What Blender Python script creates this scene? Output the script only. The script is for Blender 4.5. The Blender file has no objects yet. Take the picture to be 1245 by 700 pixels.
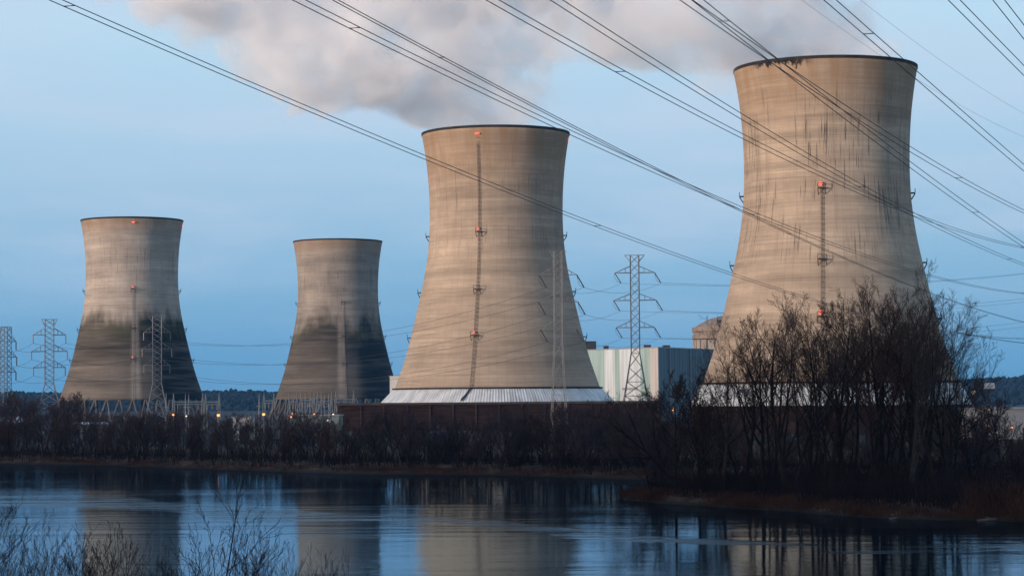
import bpy, math, random
import numpy as np
from mathutils import Vector, Matrix

R = math.radians
scene = bpy.context.scene
COL = scene.collection

# ------------------------------------------------------------------ camera
F_PX, IMG_W, IMG_H = 2750.0, 1245.0, 700.0
CAM_POS = Vector((0.0, 0.0, 12.0))
PITCH, ROLL = R(2.85), R(-0.45)
cam_d = bpy.data.cameras.new("camera")
cam = bpy.data.objects.new("camera", cam_d)
COL.objects.link(cam)
cam_rot = (Matrix.Rotation(R(90) + PITCH, 4, 'X') @ Matrix.Rotation(ROLL, 4, 'Z'))
cam.matrix_world = Matrix.Translation(CAM_POS) @ cam_rot
cam_d.sensor_width = 36.0
cam_d.lens = F_PX * 36.0 / IMG_W
cam_d.clip_start = 0.5
cam_d.clip_end = 30000
scene.camera = cam

# ------------------------------------------------------------------ render settings
scene.render.engine = 'CYCLES'
scene.view_settings.view_transform = 'Standard'
scene.view_settings.look = 'None'
scene.view_settings.exposure = 0.12
scene.view_settings.gamma = 1.0
scene.view_settings.use_curve_mapping = False
cy = scene.cycles
cy.use_denoising = True
cy.max_bounces = 14
cy.diffuse_bounces = 2
cy.glossy_bounces = 3
cy.transparent_max_bounces = 8
cy.volume_bounces = 12
cy.volume_step_rate = 0.45
cy.volume_max_steps = 256
cy.sample_clamp_indirect = 6.0

# ------------------------------------------------------------------ sky and sun
SUN_AZ = R(-125)        # compass angle of the sun, measured from +Y towards +X (behind and left)
SUN_EL = R(6)
world = bpy.data.worlds.new("World")
scene.world = world
world.use_nodes = True


class Nodes:
    """tiny helper around a node tree"""
    def __init__(self, tree):
        self.t = tree
        self.n = tree.nodes
        self.l = tree.links

    def new(self, typ, ins=None, **props):
        nd = self.n.new(typ)
        for k, v in props.items():
            setattr(nd, k, v)
        if ins:
            for k, v in ins.items():
                self.put(nd.inputs[k], v)
        return nd

    def put(self, sock, v):
        if isinstance(v, bpy.types.NodeSocket):
            self.l.new(v, sock)
        elif isinstance(v, bpy.types.Node):
            self.l.new(v.outputs[0], sock)
        else:
            sock.default_value = v

    def math(self, op, a, b=0.0, c=0.0, clamp=False):
        nd = self.new('ShaderNodeMath', {0: a, 1: b, 2: c}, operation=op)
        nd.use_clamp = clamp
        return nd.outputs[0]

    def mapr(self, v, a, b, c=0.0, d=1.0, smooth=True):
        nd = self.new('ShaderNodeMapRange', {0: v, 1: a, 2: b, 3: c, 4: d})
        nd.interpolation_type = 'SMOOTHSTEP' if smooth else 'LINEAR'
        return nd.outputs[0]

    def mix(self, f, a, b, mode='MIX'):
        nd = self.new('ShaderNodeMix', data_type='RGBA', blend_type=mode)
        self.put(nd.inputs[0], f)
        self.put(nd.inputs[6], a)
        self.put(nd.inputs[7], b)
        return nd.outputs[2]

    def ramp(self, v, stops, interp='LINEAR'):
        nd = self.new('ShaderNodeValToRGB', {0: v})
        cr = nd.color_ramp
        cr.interpolation = interp
        while len(cr.elements) < len(stops):
            cr.elements.new(0.5)
        for e, (p, c) in zip(cr.elements, stops):
            e.position = p
            e.color = (*c, 1.0)
        return nd.outputs[0]

    def noise(self, vec, scale, detail=3.0, rough=0.5, lac=2.0, dim='3D'):
        nd = self.new('ShaderNodeTexNoise', {'Scale': scale, 'Detail': detail, 'Roughness': rough,
                                             'Lacunarity': lac}, noise_dimensions=dim)
        if vec is not None:
            self.put(nd.inputs['Vector'], vec)
        return nd.outputs[0]

    def mapping(self, vec, loc=(0, 0, 0), rot=(0, 0, 0), scale=(1, 1, 1)):
        return self.new('ShaderNodeMapping', {0: vec, 1: loc, 2: rot, 3: scale}).outputs[0]


w = Nodes(world.node_tree)
w.n.clear()
sky = w.new('ShaderNodeTexSky', sky_type='NISHITA')
sky.sun_disc = False
sky.sun_elevation = SUN_EL
sky.sun_rotation = SUN_AZ
sky.altitude = 100.0
sky.air_density = 1.0
sky.dust_density = 0.6
sky.ozone_density = 2.5
wtc = w.new('ShaderNodeTexCoord')
wn = w.new('ShaderNodeVectorMath', {0: wtc.outputs['Generated']}, operation='NORMALIZE')
wsep = w.new('ShaderNodeSeparateXYZ', {0: wn.outputs[0]})
elev = w.math('ARCSINE', wsep.outputs['Z'])
el01 = w.math('DIVIDE', elev, math.pi / 2, clamp=True)
grad = w.ramp(el01, [(0.0, (.090, .305, .520)), (0.0128, (.140, .370, .590)), (0.035, (.250, .475, .680)),
                     (0.061, (.390, .580, .755)), (0.107, (.50, .71, .865)), (0.30, (.40, .58, .80)),
                     (1.0, (.16, .28, .54))])
# thin high wisps of cloud, wide and low contrast
wm = w.mapping(wn.outputs[0], scale=(5.0, 5.0, 26.0))
wis = w.noise(wm, 1.0, 5.0, 0.55)
wis = w.math('MULTIPLY', w.mapr(wis, 0.40, 0.68, 0.0, 0.55), w.mapr(el01, 0.01, 0.06, 0.15, 1.0))
grad = w.mix(wis, grad, (0.56, 0.66, 0.82, 1))
# warm dawn glow round the sun's side of the sky
sdir = Vector((math.sin(SUN_AZ) * math.cos(SUN_EL), math.cos(SUN_AZ) * math.cos(SUN_EL), math.sin(SUN_EL)))
wdot = w.new('ShaderNodeVectorMath', {0: wn.outputs[0], 1: sdir}, operation='DOT_PRODUCT').outputs['Value']
glow = w.mapr(wdot, 0.55, 1.0, 0.0, 0.75)
grad = w.mix(glow, grad, (1.0, 0.62, 0.38, 1))
nish = w.new('ShaderNodeVectorMath', {0: sky.outputs[0], 1: (0.1, 0.1, 0.1)}, operation='MULTIPLY').outputs[0]
skyc = w.mix(0.95, nish, grad)
w.new('ShaderNodeOutputWorld', {0: w.new('ShaderNodeBackground', {0: skyc, 1: 1.0})})

sun_d = bpy.data.lights.new("sun", 'SUN')
sun_d.energy = 3.9
sun_d.color = (1.0, 0.79, 0.65)
sun_d.angle = R(6)
sun = bpy.data.objects.new("sun", sun_d)
COL.objects.link(sun)
sun.rotation_euler = sdir.to_track_quat('Z', 'Y').to_euler()
sun.location = (-300, -200, 200)


# ------------------------------------------------------------------ helpers
def ray(px, py):
    v = Vector(((px - IMG_W / 2) / F_PX, -(py - IMG_H / 2) / F_PX, -1.0))
    return cam_rot.to_3x3() @ v


def at(px, py, Y):
    """world point seen at photo pixel (px, py) at distance Y along +Y"""
    d = ray(px, py)
    return CAM_POS + d * (Y / d.y)


def on_water(px, py, z=0.0):
    d = ray(px, py)
    return CAM_POS + d * ((z - CAM_POS.z) / d.z)


def X_of(px, Y, py=487):
    return at(px, py, Y).x


class MB:
    """collects shapes, then links them as ONE mesh object"""
    def __init__(self):
        self.v = []
        self.f = []
        self.uv = None

    def add(self, verts, faces):
        o = len(self.v)
        self.v.extend([tuple(p) for p in verts])
        self.f.extend([tuple(i + o for i in fc) for fc in faces])

    def box(self, x0, x1, y0, y1, z0, z1):
        self.add([(x0, y0, z0), (x1, y0, z0), (x1, y1, z0), (x0, y1, z0),
                  (x0, y0, z1), (x1, y0, z1), (x1, y1, z1), (x0, y1, z1)],
                 [(0, 3, 2, 1), (4, 5, 6, 7), (0, 1, 5, 4), (1, 2, 6, 5), (2, 3, 7, 6), (3, 0, 4, 7)])

    def prism(self, pts, z0, z1):
        n = len(pts)
        self.add([(x, y, z0) for x, y in pts] + [(x, y, z1) for x, y in pts],
                 [tuple(range(n - 1, -1, -1)), tuple(range(n, 2 * n))] +
                 [(i, (i + 1) % n, n + (i + 1) % n, n + i) for i in range(n)])

    def tube(self, pts, radii, n=4, cap=True):
        pts = [Vector(p) for p in pts]
        if not isinstance(radii, (list, tuple)):
            radii = [radii] * len(pts)
        vs, fs = [], []
        for i, p in enumerate(pts):
            d = (pts[min(i + 1, len(pts) - 1)] - pts[max(i - 1, 0)])
            if d.length < 1e-9:
                d = Vector((0, 0, 1))
            d.normalize()
            a = d.cross(Vector((0, 0, 1)) if abs(d.z) < 0.95 else Vector((1, 0, 0))).normalized()
            b = d.cross(a)
            for k in range(n):
                t = 2 * math.pi * k / n
                vs.append(p + (a * math.cos(t) + b * math.sin(t)) * radii[i])
        for i in range(len(pts) - 1):
            for k in range(n):
                fs.append((i * n + k, i * n + (k + 1) % n, (i + 1) * n + (k + 1) % n, (i + 1) * n + k))
        if cap:
            fs.append(tuple(range(n - 1, -1, -1)))
            fs.append(tuple(range((len(pts) - 1) * n, len(pts) * n)))
        self.add(vs, fs)

    def lathe(self, prof, seg=64, c=(0, 0), closed=False):
        vs, fs = [], []
        for r, z in prof:
            for k in range(seg):
                t = 2 * math.pi * k / seg
                vs.append((c[0] + r * math.cos(t), c[1] + r * math.sin(t), z))
        m = len(prof)
        for i in range(m if closed else m - 1):
            j = (i + 1) % m
            for k in range(seg):
                fs.append((i * seg + k, i * seg + (k + 1) % seg, j * seg + (k + 1) % seg, j * seg + k))
        self.add(vs, fs)

    def ball(self, c, r, sx=1, sy=1, sz=1, seg=10, rings=6):
        vs = [(c[0], c[1], c[2] + r * sz)]
        for i in range(1, rings):
            ph = math.pi * i / rings
            for k in range(seg):
                t = 2 * math.pi * k / seg
                vs.append((c[0] + r * sx * math.sin(ph) * math.cos(t), c[1] + r * sy * math.sin(ph) * math.sin(t),
                           c[2] + r * sz * math.cos(ph)))
        vs.append((c[0], c[1], c[2] - r * sz))
        fs = [(0, 1 + k, 1 + (k + 1) % seg) for k in range(seg)]
        for i in range(rings - 2):
            for k in range(seg):
                a = 1 + i * seg
                fs.append((a + k, a + seg + k, a + seg + (k + 1) % seg, a + (k + 1) % seg))
        a = 1 + (rings - 2) * seg
        fs += [(a + k, len(vs) - 1, a + (k + 1) % seg) for k in range(seg)]
        self.add(vs, fs)

    def build(self, name, mat, parent=None, smooth=False, label=None):
        me = bpy.data.meshes.new(name)
        me.from_pydata(self.v, [], self.f)
        me.materials.append(mat)
        if smooth:
            me.polygons.foreach_set("use_smooth", [True] * len(me.polygons))
        me.update()
        o = bpy.data.objects.new(name, me)
        COL.objects.link(o)
        if parent is not None:
            o.parent = parent
        if label:
            o["label"] = label
        return o


def tag(o, label=None, cat=None, group=None, kind=None):
    if label:
        o["label"] = label
    if cat:
        o["category"] = cat
    if group:
        o["group"] = group
    if kind:
        o["kind"] = kind
    return o


def empty(name, loc, rz=0.0):
    o = bpy.data.objects.new(name, None)
    COL.objects.link(o)
    o.location = loc
    o.rotation_euler = (0, 0, rz)
    return o


def copy_tree(o, parent=None):
    c = o.copy()
    COL.objects.link(c)
    c.parent = parent
    for ch in list(o.children):
        copy_tree(ch, c)
    return c


def mat(name, color=(0.5, 0.5, 0.5), rough=0.8, spec=0.3, metal=0.0, var=0.15, scale=0.8, bump=0.0):
    """plain material with a little procedural mottling"""
    m = bpy.data.materials.new(name)
    m.use_nodes = True
    n = Nodes(m.node_tree)
    b = n.n['Principled BSDF']
    tc = n.new('ShaderNodeTexCoord')
    nz = n.noise(tc.outputs['Object'], scale, 4.0, 0.6)
    f = n.mapr(nz, 0.3, 0.7, 1 - var, 1 + var, smooth=False)
    col = n.new('ShaderNodeVectorMath', {0: color, 1: n.new('ShaderNodeCombineXYZ', {0: f, 1: f, 2: f})},
                operation='MULTIPLY').outputs[0]
    n.put(b.inputs['Base Color'], col)
    b.inputs['Roughness'].default_value = rough
    b.inputs['Specular IOR Level'].default_value = spec
    b.inputs['Metallic'].default_value = metal
    if bump:
        n.put(b.inputs['Normal'], n.new('ShaderNodeBump', {'Strength': bump, 'Distance': 0.1, 'Height': nz}))
    return m


def emit(name, color, strength):
    m = bpy.data.materials.new(name)
    m.use_nodes = True
    n = Nodes(m.node_tree)
    n.n.remove(n.n['Principled BSDF'])
    e = n.new('ShaderNodeEmission', {0: (*color, 1), 1: strength})
    n.put(n.n['Material Output'].inputs[0], e)
    return m


# ------------------------------------------------------------------ materials
M = {}
M['steel'] = mat('galvanised_steel', (0.15, 0.155, 0.165), 0.6, 0.3, 0.1, 0.2, 0.5)
M['dark_steel'] = mat('dark_steel', (0.05, 0.045, 0.042), 0.7, 0.3, 0.2, 0.3, 0.5)
M['pale_steel'] = mat('pale_steel', (0.16, 0.19, 0.21), 0.5, 0.4, 0.1, 0.15, 0.5)
M['ladder'] = mat('rusty_ladder_steel', (0.15, 0.115, 0.09), 0.8, 0.2, 0, 0.3, 0.5)
M['pylon_pale'] = mat('weathered_pale_zinc', (0.20, 0.195, 0.19), 0.6, 0.3, 0.0, 0.15, 0.5)
M['insulator'] = mat('insulator_glaze', (0.06, 0.05, 0.05), 0.35, 0.5)
M['cable'] = mat('weathered_cable', (0.035, 0.035, 0.04), 0.6, 0.3)
M['rim'] = mat('rim_concrete', (0.028, 0.025, 0.025), 0.9, 0.2, 0, 0.4, 0.3)
M['bark'] = mat('dark_bark', (0.020, 0.016, 0.014), 0.95, 0.1, 0, 0.35, 1.5)
M['pale_bark'] = mat('pale_mottled_bark', (0.040, 0.034, 0.029), 0.95, 0.1, 0, 0.45, 1.2)
M['twig'] = mat('twig_bark', (0.052, 0.038, 0.034), 0.95, 0.1, 0, 0.35, 0.4)
M['twig_purple'] = mat('purplish_twig_bark', (0.060, 0.045, 0.050), 0.95, 0.1, 0, 0.35, 0.4)
M['twig_russet'] = mat('russet_twig_bark', (0.075, 0.046, 0.038), 0.95, 0.1, 0, 0.35, 0.4)
M['near_twig'] = mat('dark_shrub_bark', (0.024, 0.018, 0.016), 0.95, 0.1, 0, 0.35, 2.0)
M['red_lamp'] = emit('red_lamp_glass', (1.0, 0.13, 0.08), 1.9)
M['orange_lamp'] = emit('sodium_lamp_glass', (1.0, 0.33, 0.09), 2.6)
M['white_lamp'] = emit('white_lamp_glass', (1.0, 0.80, 0.58), 1.6)
M['concrete'] = mat('plain_concrete', (0.28, 0.25, 0.22), 0.9, 0.2, 0, 0.2, 0.15)
M['column'] = mat('dark_concrete', (0.11, 0.10, 0.09), 0.9, 0.2, 0, 0.25, 0.2)  # darker tone of concrete for the columns under the idle shells
M['white_wall'] = mat('white_painted_cladding', (0.62, 0.62, 0.60), 0.7, 0.3, 0, 0.06, 0.3)
M['grey_wall'] = mat('grey_cladding', (0.24, 0.25, 0.26), 0.7, 0.3, 0, 0.12, 0.3)
M['dark_wall'] = mat('dark_cladding', (0.03, 0.032, 0.035), 0.7, 0.3, 0, 0.2, 0.3)
M['roof_felt'] = mat('roof_felt', (0.06, 0.055, 0.05), 0.95, 0.1, 0, 0.3, 0.2)
M['driftwood'] = mat('bleached_driftwood', (0.085, 0.077, 0.068), 0.9, 0.1, 0, 0.3, 2.0)


def corrugated(name, color, pitch, dirt=0.2, axis='UV'):
    """ribbed sheet cladding: ribs as bump, faint panel tone and run-off dirt"""
    m = bpy.data.materials.new(name)
    m.use_nodes = True
    n = Nodes(m.node_tree)
    b = n.n['Principled BSDF']
    tc = n.new('ShaderNodeTexCoord')
    vec = tc.outputs['UV'] if axis == 'UV' else tc.outputs['Object']
    sp = n.new('ShaderNodeSeparateXYZ', {0: vec})
    h = n.math('SINE', n.math('MULTIPLY', sp.outputs[0], 2 * math.pi / pitch))
    pan = n.noise(n.mapping(vec, scale=(0.25, 0.25, 0.02)), 1.0, 2.0)
    run = n.noise(n.mapping(vec, scale=(1.2, 1.2 if axis != 'UV' else 0.08, 0.08)), 1.0, 4.0, 0.6)
    f = n.math('MULTIPLY', n.mapr(pan, 0.35, 0.65, 0.80, 1.05), n.mapr(run, 0.45, 0.75, 1.0, 1.0 - dirt))
    col = n.new('ShaderNodeVectorMath', {0: color, 1: n.new('ShaderNodeCombineXYZ', {0: f, 1: f, 2: f})},
                operation='MULTIPLY').outputs[0]
    n.put(b.inputs['Base Color'], col)
    b.inputs['Roughness'].default_value = 0.55
    b.inputs['Specular IOR Level'].default_value = 0.3
    n.put(b.inputs['Normal'], n.new('ShaderNodeBump', {'Strength': 0.6, 'Distance': 0.15, 'Height': h}))
    return m


M['skirt'] = corrugated('white_skirt_sheeting', (0.60, 0.63, 0.64), 1.1, 0.50)


def concrete_tower(name, seed, base, streak, mould=0.0, mould_z=60.0, streak_lo=40.0, streak_hi=108.0, rag=False, edge_amp=6, edge_soft=6, lip_lo=104.0):
    """weathered slip-formed concrete: lift bands, run-off streaks, and a mould stain on the idle towers"""
    m = bpy.data.materials.new(name)
    m.use_nodes = True
    n = Nodes(m.node_tree)
    b = n.n['Principled BSDF']
    uv = n.new('ShaderNodeTexCoord').outputs['UV']
    sp = n.new('ShaderNodeSeparateXYZ', {0: uv})
    u, v = sp.outputs[0], sp.outputs[1]
    # broad lift bands
    n1 = n.noise(n.mapping(uv, (seed, seed * 2, 0), scale=(0.014, 0.17, 1)), 1.0, 5.0, 0.68)
    f = n.mapr(n1, 0.36, 0.66, 0.70, 1.13, smooth=False)
    # pour lines, one per lift
    n2 = n.noise(n.mapping(uv, (seed, 0, 0), scale=(0.03, 1.4, 1)), 1.0, 2.0, 0.6)
    f = n.math('MULTIPLY', f, n.mapr(n2, 0.36, 0.64, 0.91, 1.06, smooth=False))
    br = n.new('ShaderNodeTexBrick', {'Vector': uv, 'Color1': (1, 1, 1, 1), 'Color2': (.93, .93, .93, 1),
                                      'Mortar': (.85, .85, .85, 1), 'Scale': 1.0, 'Mortar Size': 0.10,
                                      'Mortar Smooth': 0.4, 'Brick Width': 2.4, 'Row Height': 1.55})
    br.offset = 0.0
    f = n.math('MULTIPLY', f, n.new('ShaderNodeSeparateColor', {0: br.outputs[0]}).outputs[0])
    # blotches
    n3 = n.noise(n.mapping(uv, (0, seed, 0), scale=(0.07, 0.04, 1)), 1.0, 5.0, 0.6)
    f = n.math('MULTIPLY', f, n.mapr(n3, 0.3, 0.7, 0.84, 1.12, smooth=False))
    col = n.new('ShaderNodeVectorMath', {0: base, 1: n.new('ShaderNodeCombineXYZ', {0: f, 1: f, 2: f})},
                operation='MULTIPLY').outputs[0]
    wide = n.noise(n.mapping(uv, (seed, 7, 0), scale=(0.018, 0.055, 1)), 1.0, 4.0, 0.6)
    col = n.mix(n.mapr(wide, 0.52, 0.74, 0.0, 0.38), col, (0.19, 0.145, 0.105, 1))
    # run-off streaks: short dark vertical marks in patches
    s1 = n.noise(n.mapping(uv, (seed * 3, 5, 0), scale=(1.35, 0.050, 1)), 1.0, 4.0, 0.72)
    s2 = n.noise(n.mapping(uv, (seed * 5, 9, 0), scale=(0.07, 0.05, 1)), 1.0, 2.0, 0.5)
    s4 = n.noise(n.mapping(uv, (seed, 2, 0), scale=(0.42, 0.028, 1)), 1.0, 3.0, 0.65)
    win = n.math('MULTIPLY', n.mapr(v, streak_lo, streak_lo + 14), n.mapr(v, streak_hi, streak_hi - 14))
    st = n.math('MULTIPLY', n.mapr(s1, 0.54, 0.63), n.mapr(s2, 0.36, 0.54))
    smear = n.math('MULTIPLY', n.math('MULTIPLY', n.mapr(s4, 0.50, 0.72), win), 0.30 * streak)
    col = n.mix(smear, col, (0.10, 0.085, 0.075, 1))
    st = n.math('MULTIPLY', n.math('MULTIPLY', st, win), streak * 0.85, clamp=True)
    col = n.mix(st, col, (0.045, 0.038, 0.034, 1))
    # grime below the lip
    lip = n.mapr(v, lip_lo, 113.5, 0.0, 0.62)
    lipn = n.noise(n.mapping(uv, scale=(0.3, 0.05, 1)), 1.0, 3.0)
    col = n.mix(n.math('MULTIPLY', lip, n.mapr(lipn, 0.3, 0.7, 0.5, 1.2)), col, (0.27, 0.165, 0.085, 1))
    if rag:
        rn = n.noise(n.mapping(uv, scale=(0.55, 0.35, 1)), 1.0, 5.0, 0.7)
        rk = n.math('MULTIPLY', n.mapr(n.math('ADD', v, n.mapr(rn, 0.25, 0.75, -3.0, 3.0, smooth=False)), 112.6, 114.2), n.math('MULTIPLY', n.mapr(u, -26, -20), n.mapr(u, -2, -8)))
        col = n.mix(rk, col, (0.02, 0.015, 0.012, 1))
    if mould > 0:
        mn = n.noise(n.mapping(uv, (seed, 3, 0), scale=(0.16 - edge_amp * .008, 0.03, 1)), 1.0, 5.0, 0.6)
        edge = n.math('ADD', v, n.mapr(mn, 0.25, 0.75, -edge_amp, edge_amp, smooth=False))
        mk = n.mapr(edge, mould_z + edge_soft, mould_z - edge_soft, 0.0, 1.0)
        # dark film is thickest just under its upper edge, thinner lower down, washed off by the pipe; right half darker
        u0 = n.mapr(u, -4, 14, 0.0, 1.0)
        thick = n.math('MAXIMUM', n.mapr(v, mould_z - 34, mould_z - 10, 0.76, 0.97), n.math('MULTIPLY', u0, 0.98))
        band = n.noise(n.mapping(uv, (2, seed, 0), scale=(0.02, 0.22, 1)), 1.0, 3.0, 0.6)
        thick = n.math('MULTIPLY', thick, n.mapr(band, 0.3, 0.7, 0.74, 1.10, smooth=False), clamp=True)
        wash = n.mapr(n.math('ABSOLUTE', n.math('SUBTRACT', u, 1.5)), 0.6, 2.8, 0.50, 1.0)
        mk = n.math('MULTIPLY', n.math('MULTIPLY', mk, thick), n.math('MULTIPLY', wash, mould * 1.05), clamp=True)
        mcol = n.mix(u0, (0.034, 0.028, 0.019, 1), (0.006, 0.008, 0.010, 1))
        algae = n.mapr(n.math('ABSOLUTE', n.math('SUBTRACT', edge, mould_z - 5)), 9, 2, 0.0, 0.6)
        mcol = n.mix(n.math('MULTIPLY', algae, n.mapr(mn, 0.35, 0.6)), mcol, (0.045, 0.048, 0.014, 1))
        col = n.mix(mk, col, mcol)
    n.put(b.inputs['Base Color'], col)
    b.inputs['Roughness'].default_value = 0.92
    b.inputs['Specular IOR Level'].default_value = 0.15
    n.put(b.inputs['Normal'], n.new('ShaderNodeBump', {'Strength': 0.35, 'Distance': 0.15, 'Height': n2}))
    return m


# ------------------------------------------------------------------ ground and river
shore_px = [(-900, 553), (-200, 561), (0, 564), (100, 565), (250, 570), (420, 576), (622, 578), (740, 582),
            (900, 585), (1245, 592), (1900, 600)]
S = [on_water(*p) for p in shore_px]
SX = np.array([p.x for p in S]); SY = np.array([p.y for p in S])
pen_px = [(752, 607), (790, 610), (830, 614), (870, 616), (920, 619), (960, 621), (1000, 625), (1060, 629),
          (1100, 631), (1150, 632), (1200, 632), (1245, 635), (1500, 640), (2000, 640)]
P = [on_water(*p) for p in pen_px]
PX = np.array([p.x for p in P]); PY = np.array([p.y for p in P])


def vnoise(x, y, s):
    return (np.sin(x * 1.3 / s + 1.7 * np.sin(y * 0.9 / s)) + np.sin(y * 1.7 / s + 1.3 * np.sin(x * 0.7 / s + 2)) +
            0.5 * np.sin(x * 3.1 / s + y * 2.3 / s)) / 2.5


def shore_dist(x, y):
    x = np.asarray(x, float); y = np.asarray(y, float)
    main = y - np.interp(x, SX, SY) + 1.6 * vnoise(x, y, 4.0) + 1.6 * vnoise(x, y, 11.0)
    yf = np.interp(x, PX, PY)
    yb = yf + 3 + (x - PX[0]) * 2.2
    pen = np.minimum(y - yf, yb - y) + 0.7 * vnoise(x, y, 2.6)
    pen = np.where(x < PX[0], -5.0 + 0 * x, pen)
    near = 62.0 - y
    return np.maximum(np.maximum(main, pen), -60), near


def ground_z(x, y):
    d, near = shore_dist(x, y)
    land = np.where(d > 0, 1.5 * (1 - np.exp(-d / 3.5)) + 0.12 * vnoise(x, y, 3.0) * np.minimum(d / 3, 1),
                    np.maximum(d * 0.22, -1.6))
    ynear = np.asarray(y, float)
    nb = np.interp(ynear, [-1e5, 8, 40, 66, 1e5], [10.4, 10.4, 8.2, -1.6, -1.6])
    nb = nb + 0.15 * vnoise(np.asarray(x, float), ynear, 2.2) * (ynear < 60)
    return np.maximum(land, nb)


def gz(x, y):
    return float(ground_z(x, y))


def axis_coords(dense, lo, hi, step, out, grow=1.35):
    c = list(np.arange(lo, hi + step, step))
    s = step
    while c[-1] < out:
        s *= grow
        c.append(c[-1] + s)
    s = step
    while c[0] > -out:
        s *= grow
        c.insert(0, c[0] - s)
    return np.array(c)


gx = axis_coords(True, -150, 150, 2.0, 9000)
gy_ = [-400, -100, -20, 0] + list(np.arange(4, 72, 4)) + list(np.arange(80, 190, 15)) + list(np.arange(192, 480, 2.0))
s_ = 2.0
while gy_[-1] < 12000:
    s_ *= 1.3
    gy_.append(gy_[-1] + s_)
gy = np.array(gy_)
XX, YY = np.meshgrid(gx, gy)
ZZ = ground_z(XX, YY)
nxg, nyg = len(gx), len(gy)
gb = MB()
gb.v = [tuple(p) for p in np.stack([XX.ravel(), YY.ravel(), ZZ.ravel()], 1)]
gb.f = [(j * nxg + i, j * nxg + i + 1, (j + 1) * nxg + i + 1, (j + 1) * nxg + i)
        for j in range(nyg - 1) for i in range(nxg - 1)]


def ground_mat():
    m = bpy.data.materials.new('island_ground')
    m.use_nodes = True
    n = Nodes(m.node_tree)
    b = n.n['Principled BSDF']
    geo = n.new('ShaderNodeNewGeometry').outputs['Position']
    sp = n.new('ShaderNodeSeparateXYZ', {0: geo})
    nz = n.noise(geo, 0.35, 5.0, 0.65)
    nf = n.noise(geo, 2.5, 4.0, 0.6)
    col = n.ramp(nz, [(0.3, (0.020, 0.015, 0.012)), (0.52, (0.042, 0.029, 0.020)), (0.72, (0.10, 0.066, 0.042))])
    # wet mud by the water line
    wet = n.mapr(sp.outputs[2], 0.05, 0.55, 0.0, 1.0)
    col = n.mix(wet, (0.018, 0.014, 0.011, 1), col)
    # pale gravel yard inland
    yard = n.mapr(n.math('ADD', sp.outputs[1], n.mapr(nz, 0, 1, -60, 60)), 500, 620)
    col = n.mix(yard, col, n.mix(nf, (0.028, 0.031, 0.034, 1), (0.055, 0.058, 0.062, 1)))
    n.put(b.inputs['Base Color'], col)
    b.inputs['Roughness'].default_value = 0.95
    b.inputs['Specular IOR Level'].default_value = 0.1
    n.put(b.inputs['Normal'], n.new('ShaderNodeBump', {'Strength': 0.7, 'Distance': 0.3, 'Height': nf}))
    return m


tag(gb.build('ground', ground_mat(), smooth=True), kind='structure',
    label='low brown island bank and yard across the river')


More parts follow.
